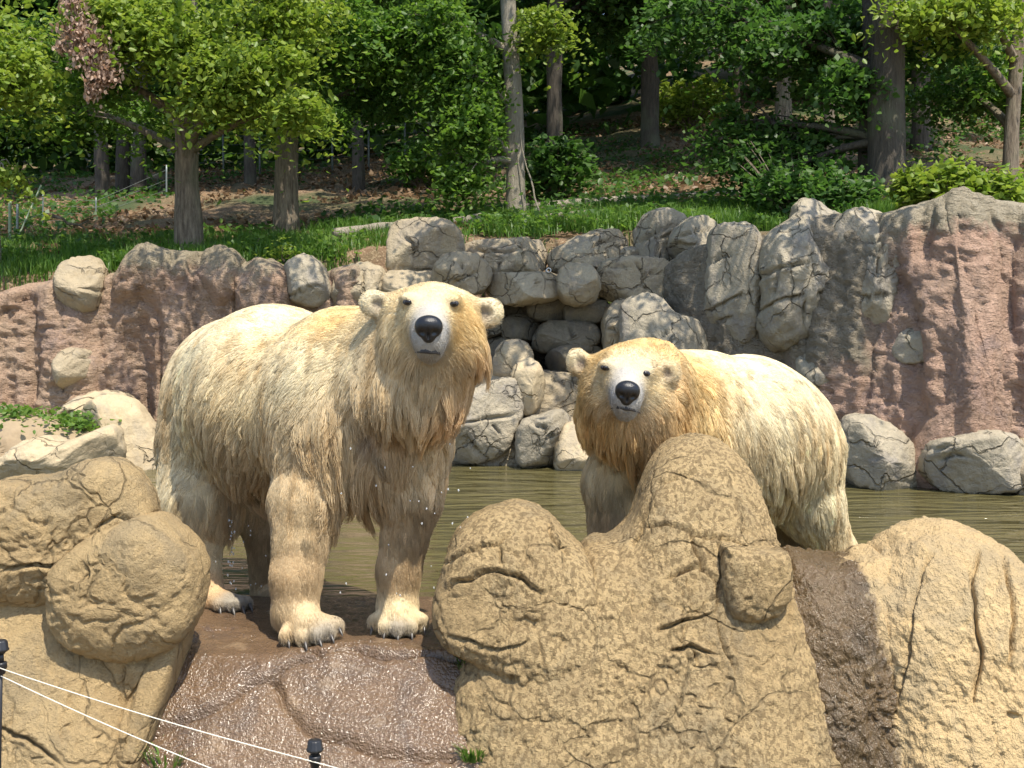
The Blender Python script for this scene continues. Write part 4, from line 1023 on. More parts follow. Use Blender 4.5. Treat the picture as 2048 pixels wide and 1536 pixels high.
b.cap(P(1530, 960, 6.95), P(1570, 1070, 6.98), 0.2, 0.11, 0.1)
b.cap(P(1570, 1070, 6.98), P(1575, 1175, 6.95), 0.11, 0.085, 0.04)
an = []
A1(1254, 773, 5.49, (0, 1, .6), 0.007, WHT); A1(1252, 745, 5.62, (0, .5, 1), 0.010, WHT); A1(1225, 785, 5.54, (-1, 1, 0), 0.008, WHT); A1(1285, 788, 5.54, (1, 1, 0), 0.008, WHT)
A1(1250, 826, 5.55, (0, 1, -1), 0.008, WHT); A1(1228, 808, 5.57, (-1, 1, -.3), 0.008, WHT); A1(1276, 812, 5.57, (1, 1, -.3), 0.008, WHT)
A1(1258, 712, 5.70, (0, .6, 1), 0.022, CREAM, 2); A1(1195, 760, 5.70, (-1, .5, .1), 0.022, CREAM, 2); A1(1305, 770, 5.70, (1, .5, .1), 0.022, CREAM, 2); A1(1250, 830, 5.54, (0, .5, -1), 0.006, (.2, .2, .21), .4)
A1(1250, 690, 5.82, (-.2, .2, 1.2), 0.045, YEL); A1(1315, 686, 5.88, (.3, .2, 1.2), 0.055, YEL); A1(1150, 800, 5.85, (-1, .1, -.5), 0.07, YEL); A1(1190, 710, 5.8, (-.8, .5, .5), 0.040, YEL)
A1(1165, 780, 5.8, (-.9, .3, -.5), 0.065, YEL); A1(1165, 840, 5.8, (-.4, .2, -1), 0.085, GOLD); A1(1205, 850, 5.75, (-.2, .1, -1), 0.085, GOLD); A1(1320, 800, 5.8, (.7, .3, -.8), 0.075, GOLD); A1(1340, 850, 5.85, (.5, .2, -1), 0.095, GOLD)
A1(1145, 715, 5.86, (-.6, 0, .7), 0.016, PALE, .5); A1(1350, 740, 5.71, (.7, 0, .4), 0.020, CREAM, .5); A1(1161, 728, 5.865, (-.3, -.3, .6), 0.010, (.28, .22, .18), .25); A1(1335, 748, 5.725, (.3, -.3, .5), 0.010, (.28, .22, .18), .25)
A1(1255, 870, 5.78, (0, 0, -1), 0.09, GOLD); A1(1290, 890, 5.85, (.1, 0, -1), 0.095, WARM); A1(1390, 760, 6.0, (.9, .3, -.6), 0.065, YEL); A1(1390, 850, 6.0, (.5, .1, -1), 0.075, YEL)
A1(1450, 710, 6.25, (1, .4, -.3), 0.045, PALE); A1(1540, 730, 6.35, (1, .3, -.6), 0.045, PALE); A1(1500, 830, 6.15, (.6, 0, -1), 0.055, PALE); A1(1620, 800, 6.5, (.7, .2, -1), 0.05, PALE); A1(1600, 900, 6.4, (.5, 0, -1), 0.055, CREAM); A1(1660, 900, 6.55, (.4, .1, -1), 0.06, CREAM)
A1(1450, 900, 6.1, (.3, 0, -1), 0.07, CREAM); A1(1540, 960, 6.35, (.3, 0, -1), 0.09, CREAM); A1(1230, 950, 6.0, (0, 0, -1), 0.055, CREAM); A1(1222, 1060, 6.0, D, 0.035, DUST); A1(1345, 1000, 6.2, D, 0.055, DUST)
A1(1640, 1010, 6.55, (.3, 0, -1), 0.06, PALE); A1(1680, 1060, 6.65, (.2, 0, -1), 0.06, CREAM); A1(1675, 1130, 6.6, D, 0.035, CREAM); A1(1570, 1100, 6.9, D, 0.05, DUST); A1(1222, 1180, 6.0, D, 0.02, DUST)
make_bear('polar_bear', 'yellowish polar bear with a golden ruff, half hidden behind the knobbly rock', b, an, 0.0125, 190000, (1.0, 6.4, -0.06),
          face_parts((1255, 786), 0.055, 0.050, ((1211, 735), (1291, 747)), ((1221, 818), (1226, 815), (1234, 813), (1243, 813), (1252, 815), (1261, 816), (1269, 819), (1276, 823), (1281, 827)), 5.3, 5.75, tilt=-0.12), [], 9,
          bald=[(P(1254, 788, 5.48), 0.045)])
# ------------------------------------------------------------------ forest
def leaf_mat(name, c1, c2, trans):
    m = NT(name)
    g = m.n('ShaderNodeNewGeometry')
    c = m.mix(g.outputs['Random Per Island'], c1, c2)
    pr = m.n('ShaderNodeBsdfPrincipled'); m.set(pr.inputs['Base Color'], c)
    pr.inputs['Roughness'].default_value = 0.45; pr.inputs['Specular IOR Level'].default_value = 0.4
    tr = m.n('ShaderNodeBsdfTranslucent'); m.set(tr.inputs[0], m.mix(1.0, c, trans, 'MULTIPLY'))
    mx = m.n('ShaderNodeMixShader'); mx.inputs[0].default_value = 0.45
    m.t.links.new(pr.outputs[0], mx.inputs[1]); m.t.links.new(tr.outputs[0], mx.inputs[2]); m.t.links.new(mx.outputs[0], m.out.inputs[0])
    return m.m
M['leaf_bright'] = leaf_mat('sunlit_maple_leaf', (0.14, 0.23, 0.03), (0.27, 0.34, 0.06), (1.4, 1.4, 0.9))  # lit copy of the leaf: sunshine put into a brighter green
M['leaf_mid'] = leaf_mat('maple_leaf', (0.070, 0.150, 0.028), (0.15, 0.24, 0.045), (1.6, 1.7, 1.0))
M['leaf_dark'] = leaf_mat('shaded_leaf', (0.045, 0.105, 0.026), (0.095, 0.17, 0.04), (1.5, 1.7, 1.0))  # shaded copy of the leaf: forest shade put into a darker green
M['leaf_dead'] = leaf_mat('withered_leaf', (0.34, 0.22, 0.165), (0.62, 0.46, 0.36), (1.0, 0.9, 0.8))
M['litter'] = leaf_mat('fallen_leaf', (0.20, 0.115, 0.06), (0.46, 0.31, 0.19), (0.6, 0.6, 0.6))
M['grass'] = leaf_mat('grass_blade', (0.06, 0.15, 0.022), (0.15, 0.26, 0.045), (1.4, 1.4, 1.0))
def bark(name, c1, c2):
    m = NT(name); v = m.pos((1, 1, 0.14)); f = m.noise(30, 6, 0.75, v); g = m.noise(2.2, 3, 0.6, m.pos())
    c = m.mix(m.ramp(f, [(0.35, 0.0), (0.65, 1.0)]), c1, c2)
    c = m.mix(m.math('MULTIPLY', m.ramp(g, [(0.5, 0.0), (0.66, 1.0)]), 0.5), c, (0.16, 0.17, 0.10))
    m.principled(Base_Color=c, Roughness=0.9, Normal=m.bump(f, 1.0, 0.06))
    return m.m
M['bark'] = bark('grey_bark', (0.12, 0.088, 0.062), (0.38, 0.305, 0.22))
M['bark_dark'] = bark('dark_bark', (0.055, 0.045, 0.035), (0.13, 0.105, 0.08))
M['bark_pale'] = bark('pale_bark', (0.30, 0.26, 0.20), (0.48, 0.42, 0.33))

FR = np.random.default_rng(21)
def leaf_quads(c, size, droop=0.5, fr=FR, plain=False):
    n = len(c)
    az = fr.uniform(0, 2 * math.pi, n); pit = fr.normal(-droop, 0.45, n); roll = fr.normal(0, 0.55, n)
    d = np.stack([np.cos(az) * np.cos(pit), np.sin(az) * np.cos(pit), np.sin(pit)], 1)
    s = np.stack([-np.sin(az), np.cos(az), np.zeros(n)], 1)
    u = np.cross(s, d); s = s * np.cos(roll)[:, None] + u * np.sin(roll)[:, None]; u = np.cross(s, d)
    L = (size * fr.uniform(0.65, 1.3, n))[:, None]
    b = c - d * L * 0.5
    up = u * L * 0.08
    if plain:
        V = np.stack([b, b + d * L * 0.42 + s * L * 0.34 + up, b + d * L - up, b + d * L * 0.42 - s * L * 0.34 + up], 1).reshape(-1, 3)
        return V, np.arange(4 * n).reshape(-1, 4)
    V = np.stack([b, b + d * L * 0.25 + s * L * 0.30 + up, b + d * L * 0.62 + s * L * 0.27 + up * 0.6, b + d * L - up * 1.2,
                  b + d * L * 0.62 - s * L * 0.27 + up * 0.6, b + d * L * 0.25 - s * L * 0.30 + up], 1).reshape(-1, 3)
    q = np.arange(n)[:, None] * 6
    F = np.concatenate([q + np.array([[0, 1, 2, 3]]), q + np.array([[0, 3, 4, 5]])])
    return V, F

def tube(path, rads, n=10, noise=0.0, seed=0):
    path = np.asarray(path, float); m = len(path)
    tg = np.gradient(path, axis=0); tg /= np.linalg.norm(tg, axis=1)[:, None] + 1e-9
    ref = np.array([0.31, 0.95, 0.05]); a = np.cross(tg, ref); a /= np.linalg.norm(a, axis=1)[:, None] + 1e-9; b = np.cross(tg, a)
    ph = np.linspace(0, 2 * math.pi, n, endpoint=False)
    V = path[:, None, :] + np.asarray(rads)[:, None, None] * (np.cos(ph)[None, :, None] * a[:, None, :] + np.sin(ph)[None, :, None] * b[:, None, :])
    V = V.reshape(-1, 3)
    if noise:
        cen = np.repeat(path, n, 0); dd = V - cen
        V = cen + dd * (1 + noise * fbm(V * np.array([1, 1, 0.35]), 5, 3, 0.5, seed))[:, None]
    i = np.arange(m - 1)[:, None] * n; j = np.arange(n)[None, :]; j1 = (j + 1) % n
    F = np.stack([i + j, i + j1, i + n + j1, i + n + j], -1).reshape(-1, 4)
    V = np.vstack([V, path[0], path[-1]]); k = np.arange(n); q = len(V)
    C = np.concatenate([np.stack([np.full(n, q - 2), (k + 1) % n, k, k], 1), np.stack([np.full(n, q - 1), (m - 1) * n + k, (m - 1) * n + (k + 1) % n, (m - 1) * n + (k + 1) % n], 1)])
    return V, F, C[:, :3]

def merge(parts):
    Vs, Fs, Ts, o = [], [], [], 0
    for V, F, C in parts:
        Vs.append(V); Fs.append(F + o); Ts.append(C + o); o += len(V)
    return np.vstack(Vs), np.vstack(Fs), np.vstack(Ts)

def spray_pts(c, r, n, per=56, sr=0.24, flat=0.30, fr=FR):
    """leaf positions gathered in flat drooping sprays filling an ellipsoid"""
    ns = max(1, n // per)
    d = fr.normal(0, 1, (ns, 3)); d /= np.linalg.norm(d, axis=1)[:, None]
    rad = fr.random(ns) ** 0.45
    sc = np.asarray(c) + d * rad[:, None] * np.asarray(r)
    idx = np.repeat(np.arange(ns), per)
    o = fr.normal(0, 1, (len(idx), 3)) * np.array([1, 1, flat]) * sr * 0.6 * np.repeat(fr.uniform(0.6, 1.4, ns), per)[:, None]
    rr = np.linalg.norm(o[:, :2], axis=1)
    o[:, 2] -= rr * rr * 0.5 / max(sr, 0.1)                    # droop at the edge of each spray
    return sc[idx] + o, sc

def tree(label, base, top, r, clumps, leaf, size, barkm='bark', group=None, name='tree', n=12, wig=0.06, limb_r=0.05, seed=0):
    """base/top world points of the stem; clumps = [(centre, radii, leaves, material|None)]"""
    base = np.asarray(base, float); top = np.asarray(top, float)
    root = thing(name, label, 'tree', tuple(base), group)
    m = max(10, int(np.linalg.norm(top - base) / 0.3)); t = np.linspace(0, 1, m)[:, None]
    path = base - np.array([0, 0, 0.25]) + (top - base + np.array([0, 0, 0.25])) * t
    path[:, 0] += fbm(np.c_[t[:, 0] * 3, t[:, 0] * 0 + seed, t[:, 0] * 0], 1.3, 2, 0.5, seed) * wig * np.minimum(1, t[:, 0] * 6)
    rads = r * (1 - 0.55 * t[:, 0]) * (1 + 0.28 * np.exp(-t[:, 0] * np.linalg.norm(top - base) / 0.35))
    parts = [tube(path, rads, n + 4, 0.24, seed)]
    allp = {}
    for ci, (c, rd, nl, lm) in enumerate(clumps):
        c = np.asarray(c, float)
        pts, sc = spray_pts(c, rd, int(nl * (0.95 if c[1] > 11.8 else 1)))
        allp.setdefault(lm or leaf, []).append(pts)
        k = int(np.clip(np.argmin(np.abs(path[:, 2] - (c[2] - 0.45 * np.linalg.norm(c[:2] - path[-1, :2])))), m // 5, m - 1)); a = path[k]
        if c[1] < 11.8:                                     # level bough far out over the pool
            a = path[int(np.argmin(np.abs(path[:, 2] - (c[2] + 1.1))))]
        mid = (a + c) / 2 + np.array([0, 0, 0.15 if c[1] >= 11.8 else 0.5])
        tt = np.linspace(0, 1, 9)[:, None]
        lp = (1 - tt) ** 2 * a + 2 * tt * (1 - tt) * mid + tt ** 2 * c
        parts.append(tube(lp, limb_r * (1 - 0.8 * tt[:, 0]) + 0.006, 6))
        for q in sc[FR.choice(len(sc), min(len(sc), 14), replace=False)]:
            s0 = lp[FR.integers(4, 9)]
            tw = np.linspace(0, 1, 4)[:, None]
            parts.append(tube(s0 + (q - s0) * tw + np.array([0, 0, 0.08]) * np.sin(tw * math.pi), 0.012 - 0.009 * tw[:, 0], 4))
    V, F, T = merge(parts)
    mesh_np('trunk', V, F, M[barkm], root, True, tuple(base), T)
    for lm, pl in allp.items():
        V, F = leaf_quads(np.concatenate(pl), size, plain=base[1] > 18 or lm == 'leaf_dark')
        mesh_np('crown', V, F, M[lm], root, False, tuple(base))
    return root

def G(px, Y, dz=0.0):
    """foot of something on the hill: sight-line column px at distance Y"""
    x = (px - 1024) / FPX * Y
    return np.array([x, Y, float(terrain_z(x, Y)) + dz])

def CL(px, py, Y, rx, ry, rz, n, lm=None):
    return (P(px, py, Y), (rx, ry, rz), n, lm)

# the trees along the pool wall
def OV(px, Y, z, rx, ry, n, lm='leaf_mid'):
    """bough overhanging the pool, above the picture"""
    return (np.array([(px - 1024) / FPX * Y, Y, z]), (rx, ry, 0.35), n, lm)
tree('tall maple with bright drooping leaf sprays rising straight behind the pink wall', G(380, 13.6), P(362, -700, 13.6), 0.145,
     [CL(330, 60, 12.9, 0.75, 0.6, 0.45, 6500), CL(480, 130, 12.7, 0.70, 0.6, 0.30, 5200), CL(575, 215, 12.6, 0.36, 0.4, 0.16, 1500), CL(440, 195, 12.7, 0.45, 0.4, 0.16, 1500), CL(250, 10, 13.0, 0.6, 0.6, 0.4, 3200), CL(560, 20, 13.0, 0.6, 0.5, 0.4, 3500), CL(200, 150, 13.2, 0.4, 0.4, 0.3, 1500, 'leaf_mid'),
      CL(100, 100, 14.8, 0.8, 0.8, 0.6, 4500, 'leaf_mid'), CL(130, 210, 15.0, 0.9, 0.7, 0.4, 3500, 'leaf_mid'), CL(330, 230, 15.0, 0.6, 0.6, 0.3, 1500, 'leaf_mid'),
      OV(430, 10.4, 4.9, 0.7, 0.6, 480), OV(640, 10.2, 5.1, 0.6, 0.6, 480), OV(820, 10.3, 5.0, 0.5, 0.6, 320), CL(420, -450, 15.2, 2.4, 1.5, 0.9, 6000, 'leaf_mid')], 'leaf_bright', 0.070, seed=1)
tree('straight maple with mottled bark beside a weedy tuft on the grass bank', G(573, 15.2), P(585, -620, 15.2), 0.15,
     [CL(650, 50, 15.0, 0.9, 0.8, 0.5, 5000), CL(600, 215, 14.8, 0.5, 0.5, 0.16, 1300), CL(760, 90, 15.8, 0.9, 0.8, 0.5, 4500), CL(500, 10, 16, 1.0, 0.8, 0.6, 4000), CL(730, 190, 16.3, 0.8, 0.7, 0.35, 2400, 'leaf_dark'),
      CL(640, -350, 16.2, 2.4, 2.0, 1.0, 7000)], 'leaf_mid', 0.078, seed=2)
tree('slender pale trunk with a leafy young side growth and a dead twig at its foot', G(1034, 15.6), P(1000, -500, 15.6), 0.125,
     [CL(925, 150, 15.2, 0.36, 0.4, 0.55, 3000), CL(940, 250, 15.0, 0.32, 0.4, 0.5, 2800), CL(930, 345, 14.9, 0.28, 0.35, 0.30, 1500), CL(880, 50, 15.4, 0.6, 0.6, 0.5, 3500), CL(1085, 40, 15.3, 0.30, 0.4, 0.30, 1500, 'leaf_bright'),
      CL(1020, -330, 15.9, 2.6, 1.8, 1.0, 6500), OV(1260, 10.5, 5.1, 0.8, 0.9, 2200), OV(1440, 10.4, 5.2, 0.8, 0.9, 2400), OV(1560, 10.6, 5.4, 0.7, 0.8, 1800), OV(1080, 10.4, 5.0, 0.5, 0.6, 900)], 'leaf_mid', 0.075, 'bark_pale', seed=3)
tree('thick dark trunk above the grey cliff with low leafy shade branches', G(1768, 13.4), P(1775, -700, 13.4), 0.20,
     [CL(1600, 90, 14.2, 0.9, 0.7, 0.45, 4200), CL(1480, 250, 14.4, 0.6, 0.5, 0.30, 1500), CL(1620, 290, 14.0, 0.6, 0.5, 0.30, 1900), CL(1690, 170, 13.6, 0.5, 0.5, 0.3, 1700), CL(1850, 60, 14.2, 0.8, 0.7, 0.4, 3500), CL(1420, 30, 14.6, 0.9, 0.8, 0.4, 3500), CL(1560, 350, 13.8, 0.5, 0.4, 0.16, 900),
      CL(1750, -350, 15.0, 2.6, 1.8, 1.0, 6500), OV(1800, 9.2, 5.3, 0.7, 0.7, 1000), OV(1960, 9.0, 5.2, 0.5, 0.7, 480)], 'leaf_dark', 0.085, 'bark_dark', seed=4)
tree('leaning twin stem beside the thick dark trunk above the cliff', G(1742, 13.7), P(1730, -500, 13.9), 0.12, [CL(1690, 40, 14.4, 0.8, 0.7, 0.4, 2800), CL(1650, -250, 15.2, 1.8, 1.4, 0.9, 3500)], 'leaf_dark', 0.085, 'bark_dark', seed=5)
tree('slim ridged trunk leaning beside the sunny bush on the cliff top', G(2004, 13.8), P(2075, -520, 13.8), 0.088,
     [CL(1960, 10, 13.2, 0.7, 0.6, 0.28, 3200, 'leaf_bright'), CL(1850, 10, 13.0, 0.4, 0.5, 0.2, 1500, 'leaf_bright'), CL(2050, 150, 14.6, 0.6, 0.6, 0.5, 2500), CL(1920, 180, 15.2, 0.8, 0.6, 0.4, 2500, 'leaf_dark'), CL(2080, -300, 15.0, 2.2, 1.6, 1.0, 5000)], 'leaf_mid', 0.078, 'bark', seed=6)
tree('pale barked tree with bright leaves next to the metal fence posts', G(-25, 13.0), P(-60, -500, 13.0), 0.16,
     [CL(10, 130, 12.3, 0.38, 0.4, 0.40, 3400), CL(0, 335, 12.4, 0.16, 0.2, 0.14, 500), CL(-100, 40, 12.6, 0.9, 0.8, 0.7, 3000), CL(-60, -330, 14.6, 2.2, 1.6, 1.0, 5000, 'leaf_mid')], 'leaf_bright', 0.07, 'bark_pale', seed=7)
# trees farther up the hill
HILL = 'trees farther up the wooded hill'
far = [(212, 21.5, 0.115, 'crooked dark trunk, thinnest of three together on the shaded slope'), (250, 22.0, 0.12, 'middle dark trunk of three together on the shaded slope'), (280, 21.8, 0.135, 'stoutest dark trunk of three together on the shaded slope'),
       (1300, 24.0, 0.175, 'dark forked trunk standing alone on the bare brown bank'), (1112, 22.0, 0.15, 'dark trunk half hidden behind the slender pale tree'), (1560, 22.0, 0.15, 'sunlit grey trunk behind the shade branches on the slope'),
       (1655, 21.0, 0.10, 'mottled trunk glimpsed through the shade branches'), (1835, 23.0, 0.17, 'broad dark trunk on the upper bank behind the cliff trees'), (505, 22.5, 0.10, 'thin dark trunk between the two maples on the slope'),
       (720, 21.0, 0.10, 'small trunk beside the sunlit patch of fallen leaves'), (1470, 27.0, 0.075, 'thin sapling on the sunny bank high on the hill')]
for k, (px, Y, r, lab) in enumerate(far):
    g = G(px, Y); f2 = np.random.default_rng(100 + k)
    cl = []
    for q in range(5):
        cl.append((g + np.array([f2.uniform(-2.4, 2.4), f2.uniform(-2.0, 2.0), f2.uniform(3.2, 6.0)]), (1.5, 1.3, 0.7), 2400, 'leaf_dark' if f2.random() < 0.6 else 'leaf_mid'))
    for q in range(4):
        cl.append((g + np.array([f2.uniform(-2.6, 2.6), f2.uniform(-2.6, 2.6), f2.uniform(7.5, 11.5)]), (2.0, 2.0, 1.0), 1700, 'leaf_mid'))
    tree(lab, g, g + np.array([f2.uniform(-.4, .4), 0, 11]), r, cl, 'leaf_mid', 0.15, 'bark' if k in (5, 6, 10) else 'bark_dark', HILL, seed=20 + k, n=9)

def far_wood():
    """closed wall of foliage far up the hill"""
    f = np.random.default_rng(77); pts = []
    for Y, n, lo, hi in ((29, 38, 0.8, 9), (36, 44, 0.4, 12), (46, 46, 0.4, 17), (62, 46, 0.4, 24)):
        for k in range(n):
            x = ((k + f.uniform(0, 1)) / n - 0.5) * Y * 1.9
            z0 = float(terrain_z(x, Y))
            sunny_gap = (29 <= Y <= 36) and (0.10 < x / Y < 0.24)
            for q in range(5):
                z = z0 + f.uniform(lo, hi)
                if sunny_gap and z < z0 + 3: continue
                p, _ = spray_pts((x + f.uniform(-1, 1), Y + f.uniform(-2, 2), z), (2.2, 1.6, 1.5), int(310), 24, 0.75, 0.45, f)
                pts.append(p)
    pts = np.concatenate(pts)
    V, F = leaf_quads(pts, 0.45, 0.5, f, True)
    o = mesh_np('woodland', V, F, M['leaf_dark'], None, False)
    o['kind'] = 'stuff'; o['label'] = 'dense green woodland closing the view up the hill'; o['category'] = 'woodland'
far_wood()

# shrubs
def shrub(label, blobs, leaf, size, group=None, seed=0):
    f = np.random.default_rng(300 + seed)
    c0 = blobs[0][0]; base = np.array([c0[0], c0[1], float(terrain_z(c0[0], c0[1]))])
    root = thing('shrub', label, 'shrub', tuple(base), group)
    pts = []; stems = []
    for c, r, n in blobs:
        p, sc = spray_pts(c, r, n, 14, 0.16, 0.6, f); pts.append(p)
        for q in sc[::3]:
            b0 = base + np.array([0, 0, -0.05]); tt = np.linspace(0, 1, 5)[:, None]
            stems.append(tube(b0 + (q - b0) * tt + np.array([0, 0, 0.04]) * np.sin(tt * 3.1), 0.010 - 0.006 * tt[:, 0], 4))
    V, F, T = merge(stems); mesh_np('stems', V, F, M['bark'], root, True, tuple(base), T)
    V, F = leaf_quads(np.concatenate(pts), size, 0.3, f); mesh_np('foliage', V, F, M[leaf], root, False, tuple(base))
shrub('sunny yellow green bush behind the crest of the pink cliff', [(P(1890, 365, 12.6), (0.40, 0.3, 0.20), 1500), (P(1990, 375, 12.5), (0.40, 0.3, 0.16), 1400), (P(1830, 375, 12.8), (0.2, 0.25, 0.2), 700)], 'leaf_bright', 0.085, seed=1)
shrub('dark low bush under the thick trunk above the grey cliff', [(P(1600, 375, 12.9), (0.55, 0.4, 0.25), 2000), (P(1690, 385, 12.7), (0.35, 0.3, 0.2), 1100), (P(1520, 330, 14.0), (0.5, 0.4, 0.3), 1400)], 'leaf_dark', 0.078, seed=2)
shrub('spindly weed with small yellow flower heads above the pink wall', [(P(563, 508, 12.6), (0.14, 0.12, 0.14), 160)], 'leaf_bright', 0.05, seed=3)
shrub('leafy green weed clump next to the spindly weed', [(P(505, 495, 12.9), (0.20, 0.2, 0.14), 420)], 'leaf_mid', 0.07, seed=4)
shrub('small dark undergrowth bush at the foot of the hill behind the pale trunk', [(P(1110, 330, 18.5), (0.6, 0.5, 0.45), 1700)], 'leaf_dark', 0.12, seed=5)
shrub('pale green sunlit bush on the upper bank by the lone forked trunk', [(P(1380, 200, 26), (0.9, 0.7, 0.5), 1800)], 'leaf_bright', 0.13, seed=6)
shrub('brownish green brush on the bank above the fallen leaves', [(P(840, 320, 21), (0.6, 0.5, 0.35), 1300)], 'leaf_mid', 0.10, seed=7)

def dead_cluster():
    f = np.random.default_rng(55)
    top = P(150, -40, 12.4)
    root = thing('dead_branch', 'hanging branch of withered pinkish brown leaves among the bright maple leaves', 'branch', tuple(top))
    parts = [tube(np.array([P(140, -160, 12.6), P(150, -40, 12.4), P(165, 60, 12.4), P(185, 130, 12.35), P(190, 175, 12.35)]), [0.02, 0.016, 0.012, 0.008, 0.004], 6)]
    pts = []
    for px, py, rx, rz, n in ((150, 5, .10, .12, 250), (160, 60, .16, .14, 560), (180, 105, .18, .16, 800), (205, 150, .14, .12, 520), (185, 180, .07, .10, 170), (120, 95, .05, .05, 70)):
        c = P(px, py, 12.38); p = c + f.normal(0, 0.55, (n, 3)) * np.array([rx, 0.12, rz]); pts.append(p)
        for q in p[::12]:
            tt = np.linspace(0, 1, 4)[:, None]; a = c + np.array([0, 0, 0.1]); parts.append(tube(a + (q - a) * tt, 0.005 - 0.003 * tt[:, 0], 4))
    V, F, T = merge(parts); mesh_np('twigs', V, F, M['bark'], root, True, tuple(top), T)
    V, F = leaf_quads(np.concatenate(pts), 0.05, 1.1, f); mesh_np('withered_leaves', V, F, M['leaf_dead'], root, False, tuple(top))
dead_cluster()

# ------------------------------------------------------------------ grass and litter
def grass(name, label, n, sample, hgt, wid, mat, seed, cat='grass'):
    f = np.random.default_rng(seed)
    p = sample(f, n); n = len(p)
    az = f.uniform(0, 2 * math.pi, n); h = hgt * f.uniform(0.5, 1.4, n) * (1 + 0.6 * fbm(p * np.array([1, 1, 0]), 1.6, 3, 0.5, seed)); ln = f.uniform(0.15, 0.7, n)
    s = np.stack([np.cos(az), np.sin(az), 0 * az], 1); d = np.stack([-np.sin(az), np.cos(az), 0 * az], 1)
    w = (wid * f.uniform(0.6, 1.3, n))[:, None]
    m = p + d * (h * ln * 0.35)[:, None]; m[:, 2] += h * 0.6
    t = p + d * (h * ln)[:, None]; t[:, 2] += h
    V = np.stack([p - s * w, p + s * w, m + s * w * 0.7, m - s * w * 0.7, t], 1).reshape(-1, 3)
    b = np.arange(n)[:, None] * 5
    o = mesh_np(name, V, b + np.array([[0, 1, 2, 3]]), M[mat], None, False, None, b + np.array([[3, 2, 4]]))
    o['kind'] = 'stuff'; o['label'] = label; o['category'] = cat
def bank(f, n):
    Y = 12.15 + 5.2 * f.random(n * 2) ** 1.4; px = f.uniform(-700, 1780, n * 2); x = (px - 1024) / FPX * Y
    wy = np.interp(px, W_PX, W_Y)
    g = fbm(np.stack([x, Y, 0 * x], 1), 0.8, 3, 0.5, 12)
    lim = np.interp(px, [0, 600, 700, 1050, 1300, 1800], [15.6, 15.4, 16.4, 16.2, 16.2, 14.5])
    k = (Y > wy + 0.35) & (Y < lim + g * 0.8) & (f.random(n * 2) < 0.62 + 1.6 * fbm(np.stack([x, Y, 0 * x], 1), 2.4, 3, 0.5, 19))
    x, Y = x[k][:n], Y[k][:n]
    return np.stack([x, Y, terrain_z(x, Y) - 0.01 + 0.03 * 0], 1)
grass('grass', 'rank green grass growing on the bank above the rock wall', 66000, bank, 0.15, 0.007, 'grass', 61)
def weeds():
    f = np.random.default_rng(62); p = bank(f, 30000); g = fbm(p * np.array([1, 1, 0]), 1.1, 3, 0.5, 44); p = p[g > 0.0]
    p[:, 2] += 0.03 + 0.16 * f.random(len(p)) ** 1.4
    V, F = leaf_quads(p, 0.062, 0.1, f, True)
    o = mesh_np('weeds', V, F, M['leaf_mid'], None, False); o['kind'] = 'stuff'; o['label'] = 'broad leafed weeds mixed into the grass on the bank'; o['category'] = 'weeds'
weeds()
def hillside(f, n):
    Y = f.uniform(14, 30, n); px = f.uniform(-600, 2700, n); x = (px - 1024) / FPX * Y
    return np.stack([x, Y, terrain_z(x, Y)], 1)
def litter():
    f = np.random.default_rng(66); p = hillside(f, 36000); p[:, 2] += 0.02 + 0.05 * f.random(len(p))
    V, F = leaf_quads(p, 0.11, 0.0, f, True)
    o = mesh_np('leaf_litter', V, F, M['litter'], None, False); o['kind'] = 'stuff'; o['label'] = 'brown fallen leaves scattered over the bare slope'; o['category'] = 'leaves'
litter()
def undergrowth():
    f = np.random.default_rng(67); p = hillside(f, 58000)
    g = fbm(p * np.array([1, 1, 0]), 0.35, 3, 0.5, 15); k = (g > 0.02); p = p[k]
    p[:, 2] += f.uniform(0.0, 0.35, len(p)) ** 1.5
    V, F = leaf_quads(p, 0.10, 0.2, f, True)
    o = mesh_np('undergrowth', V, F, M['leaf_dark'], None, False); o['kind'] = 'stuff'; o['label'] = 'low dark leafy ground cover on the wooded slope'; o['category'] = 'undergrowth'
undergrowth()
# ------------------------------------------------------------------ logs, fences, pipe
def pole(name, a, b, r0, r1, mat, parent=None, n=10, m=8, noise=0.0, wob=0.0, seed=0):
    t = np.linspace(0, 1, m)[:, None]; path = np.asarray(a) + (np.asarray(b) - np.asarray(a)) * t
    if wob: path = path + np.stack([fbm(np.c_[path[:, :2], path[:, 2] + k], 1.2, 3, 0.5, seed + k) for k in range(3)], 1) * wob
    V, F, T = tube(path, r0 + (r1 - r0) * t[:, 0], n, noise, seed)
    return mesh_np(name, V, F, mat, parent, True, None, T)
for lab, a, b, r0, r1, sd in (('long thin fallen trunk lying across the slope behind the dry waterfall', G(1055, 17.2, 0.05), G(1520, 17.6, 0.06), 0.075, 0.035, 1),
                              ('weathered pale log lying in the sunny grass', G(672, 14.0, 0.10), G(800, 14.3, 0.10), 0.06, 0.045, 2),
                              ('short pale log stub in the grass near the slender trunk', G(905, 14.6, 0.07), G(960, 14.6, 0.09), 0.055, 0.07, 3),
                              ('slim grey log lying beyond the foot of the slender trunk', G(1045, 15.0, 0.10), G(1210, 15.2, 0.08), 0.045, 0.025, 4)):
    tag(pole('fallen_log', a, b, r0, r1, M['bark_pale'], None, 10, 16, 0.25, 0.06, sd), lab, 'log')
tag(pole('dead_twig', P(1078, 425, 15.3), P(1040, 270, 15.4), 0.014, 0.006, M['bark_pale'], None, 6, 10, 0, 0.12, 7), 'bare dead twig leaning on the slender pale trunk', 'twig')
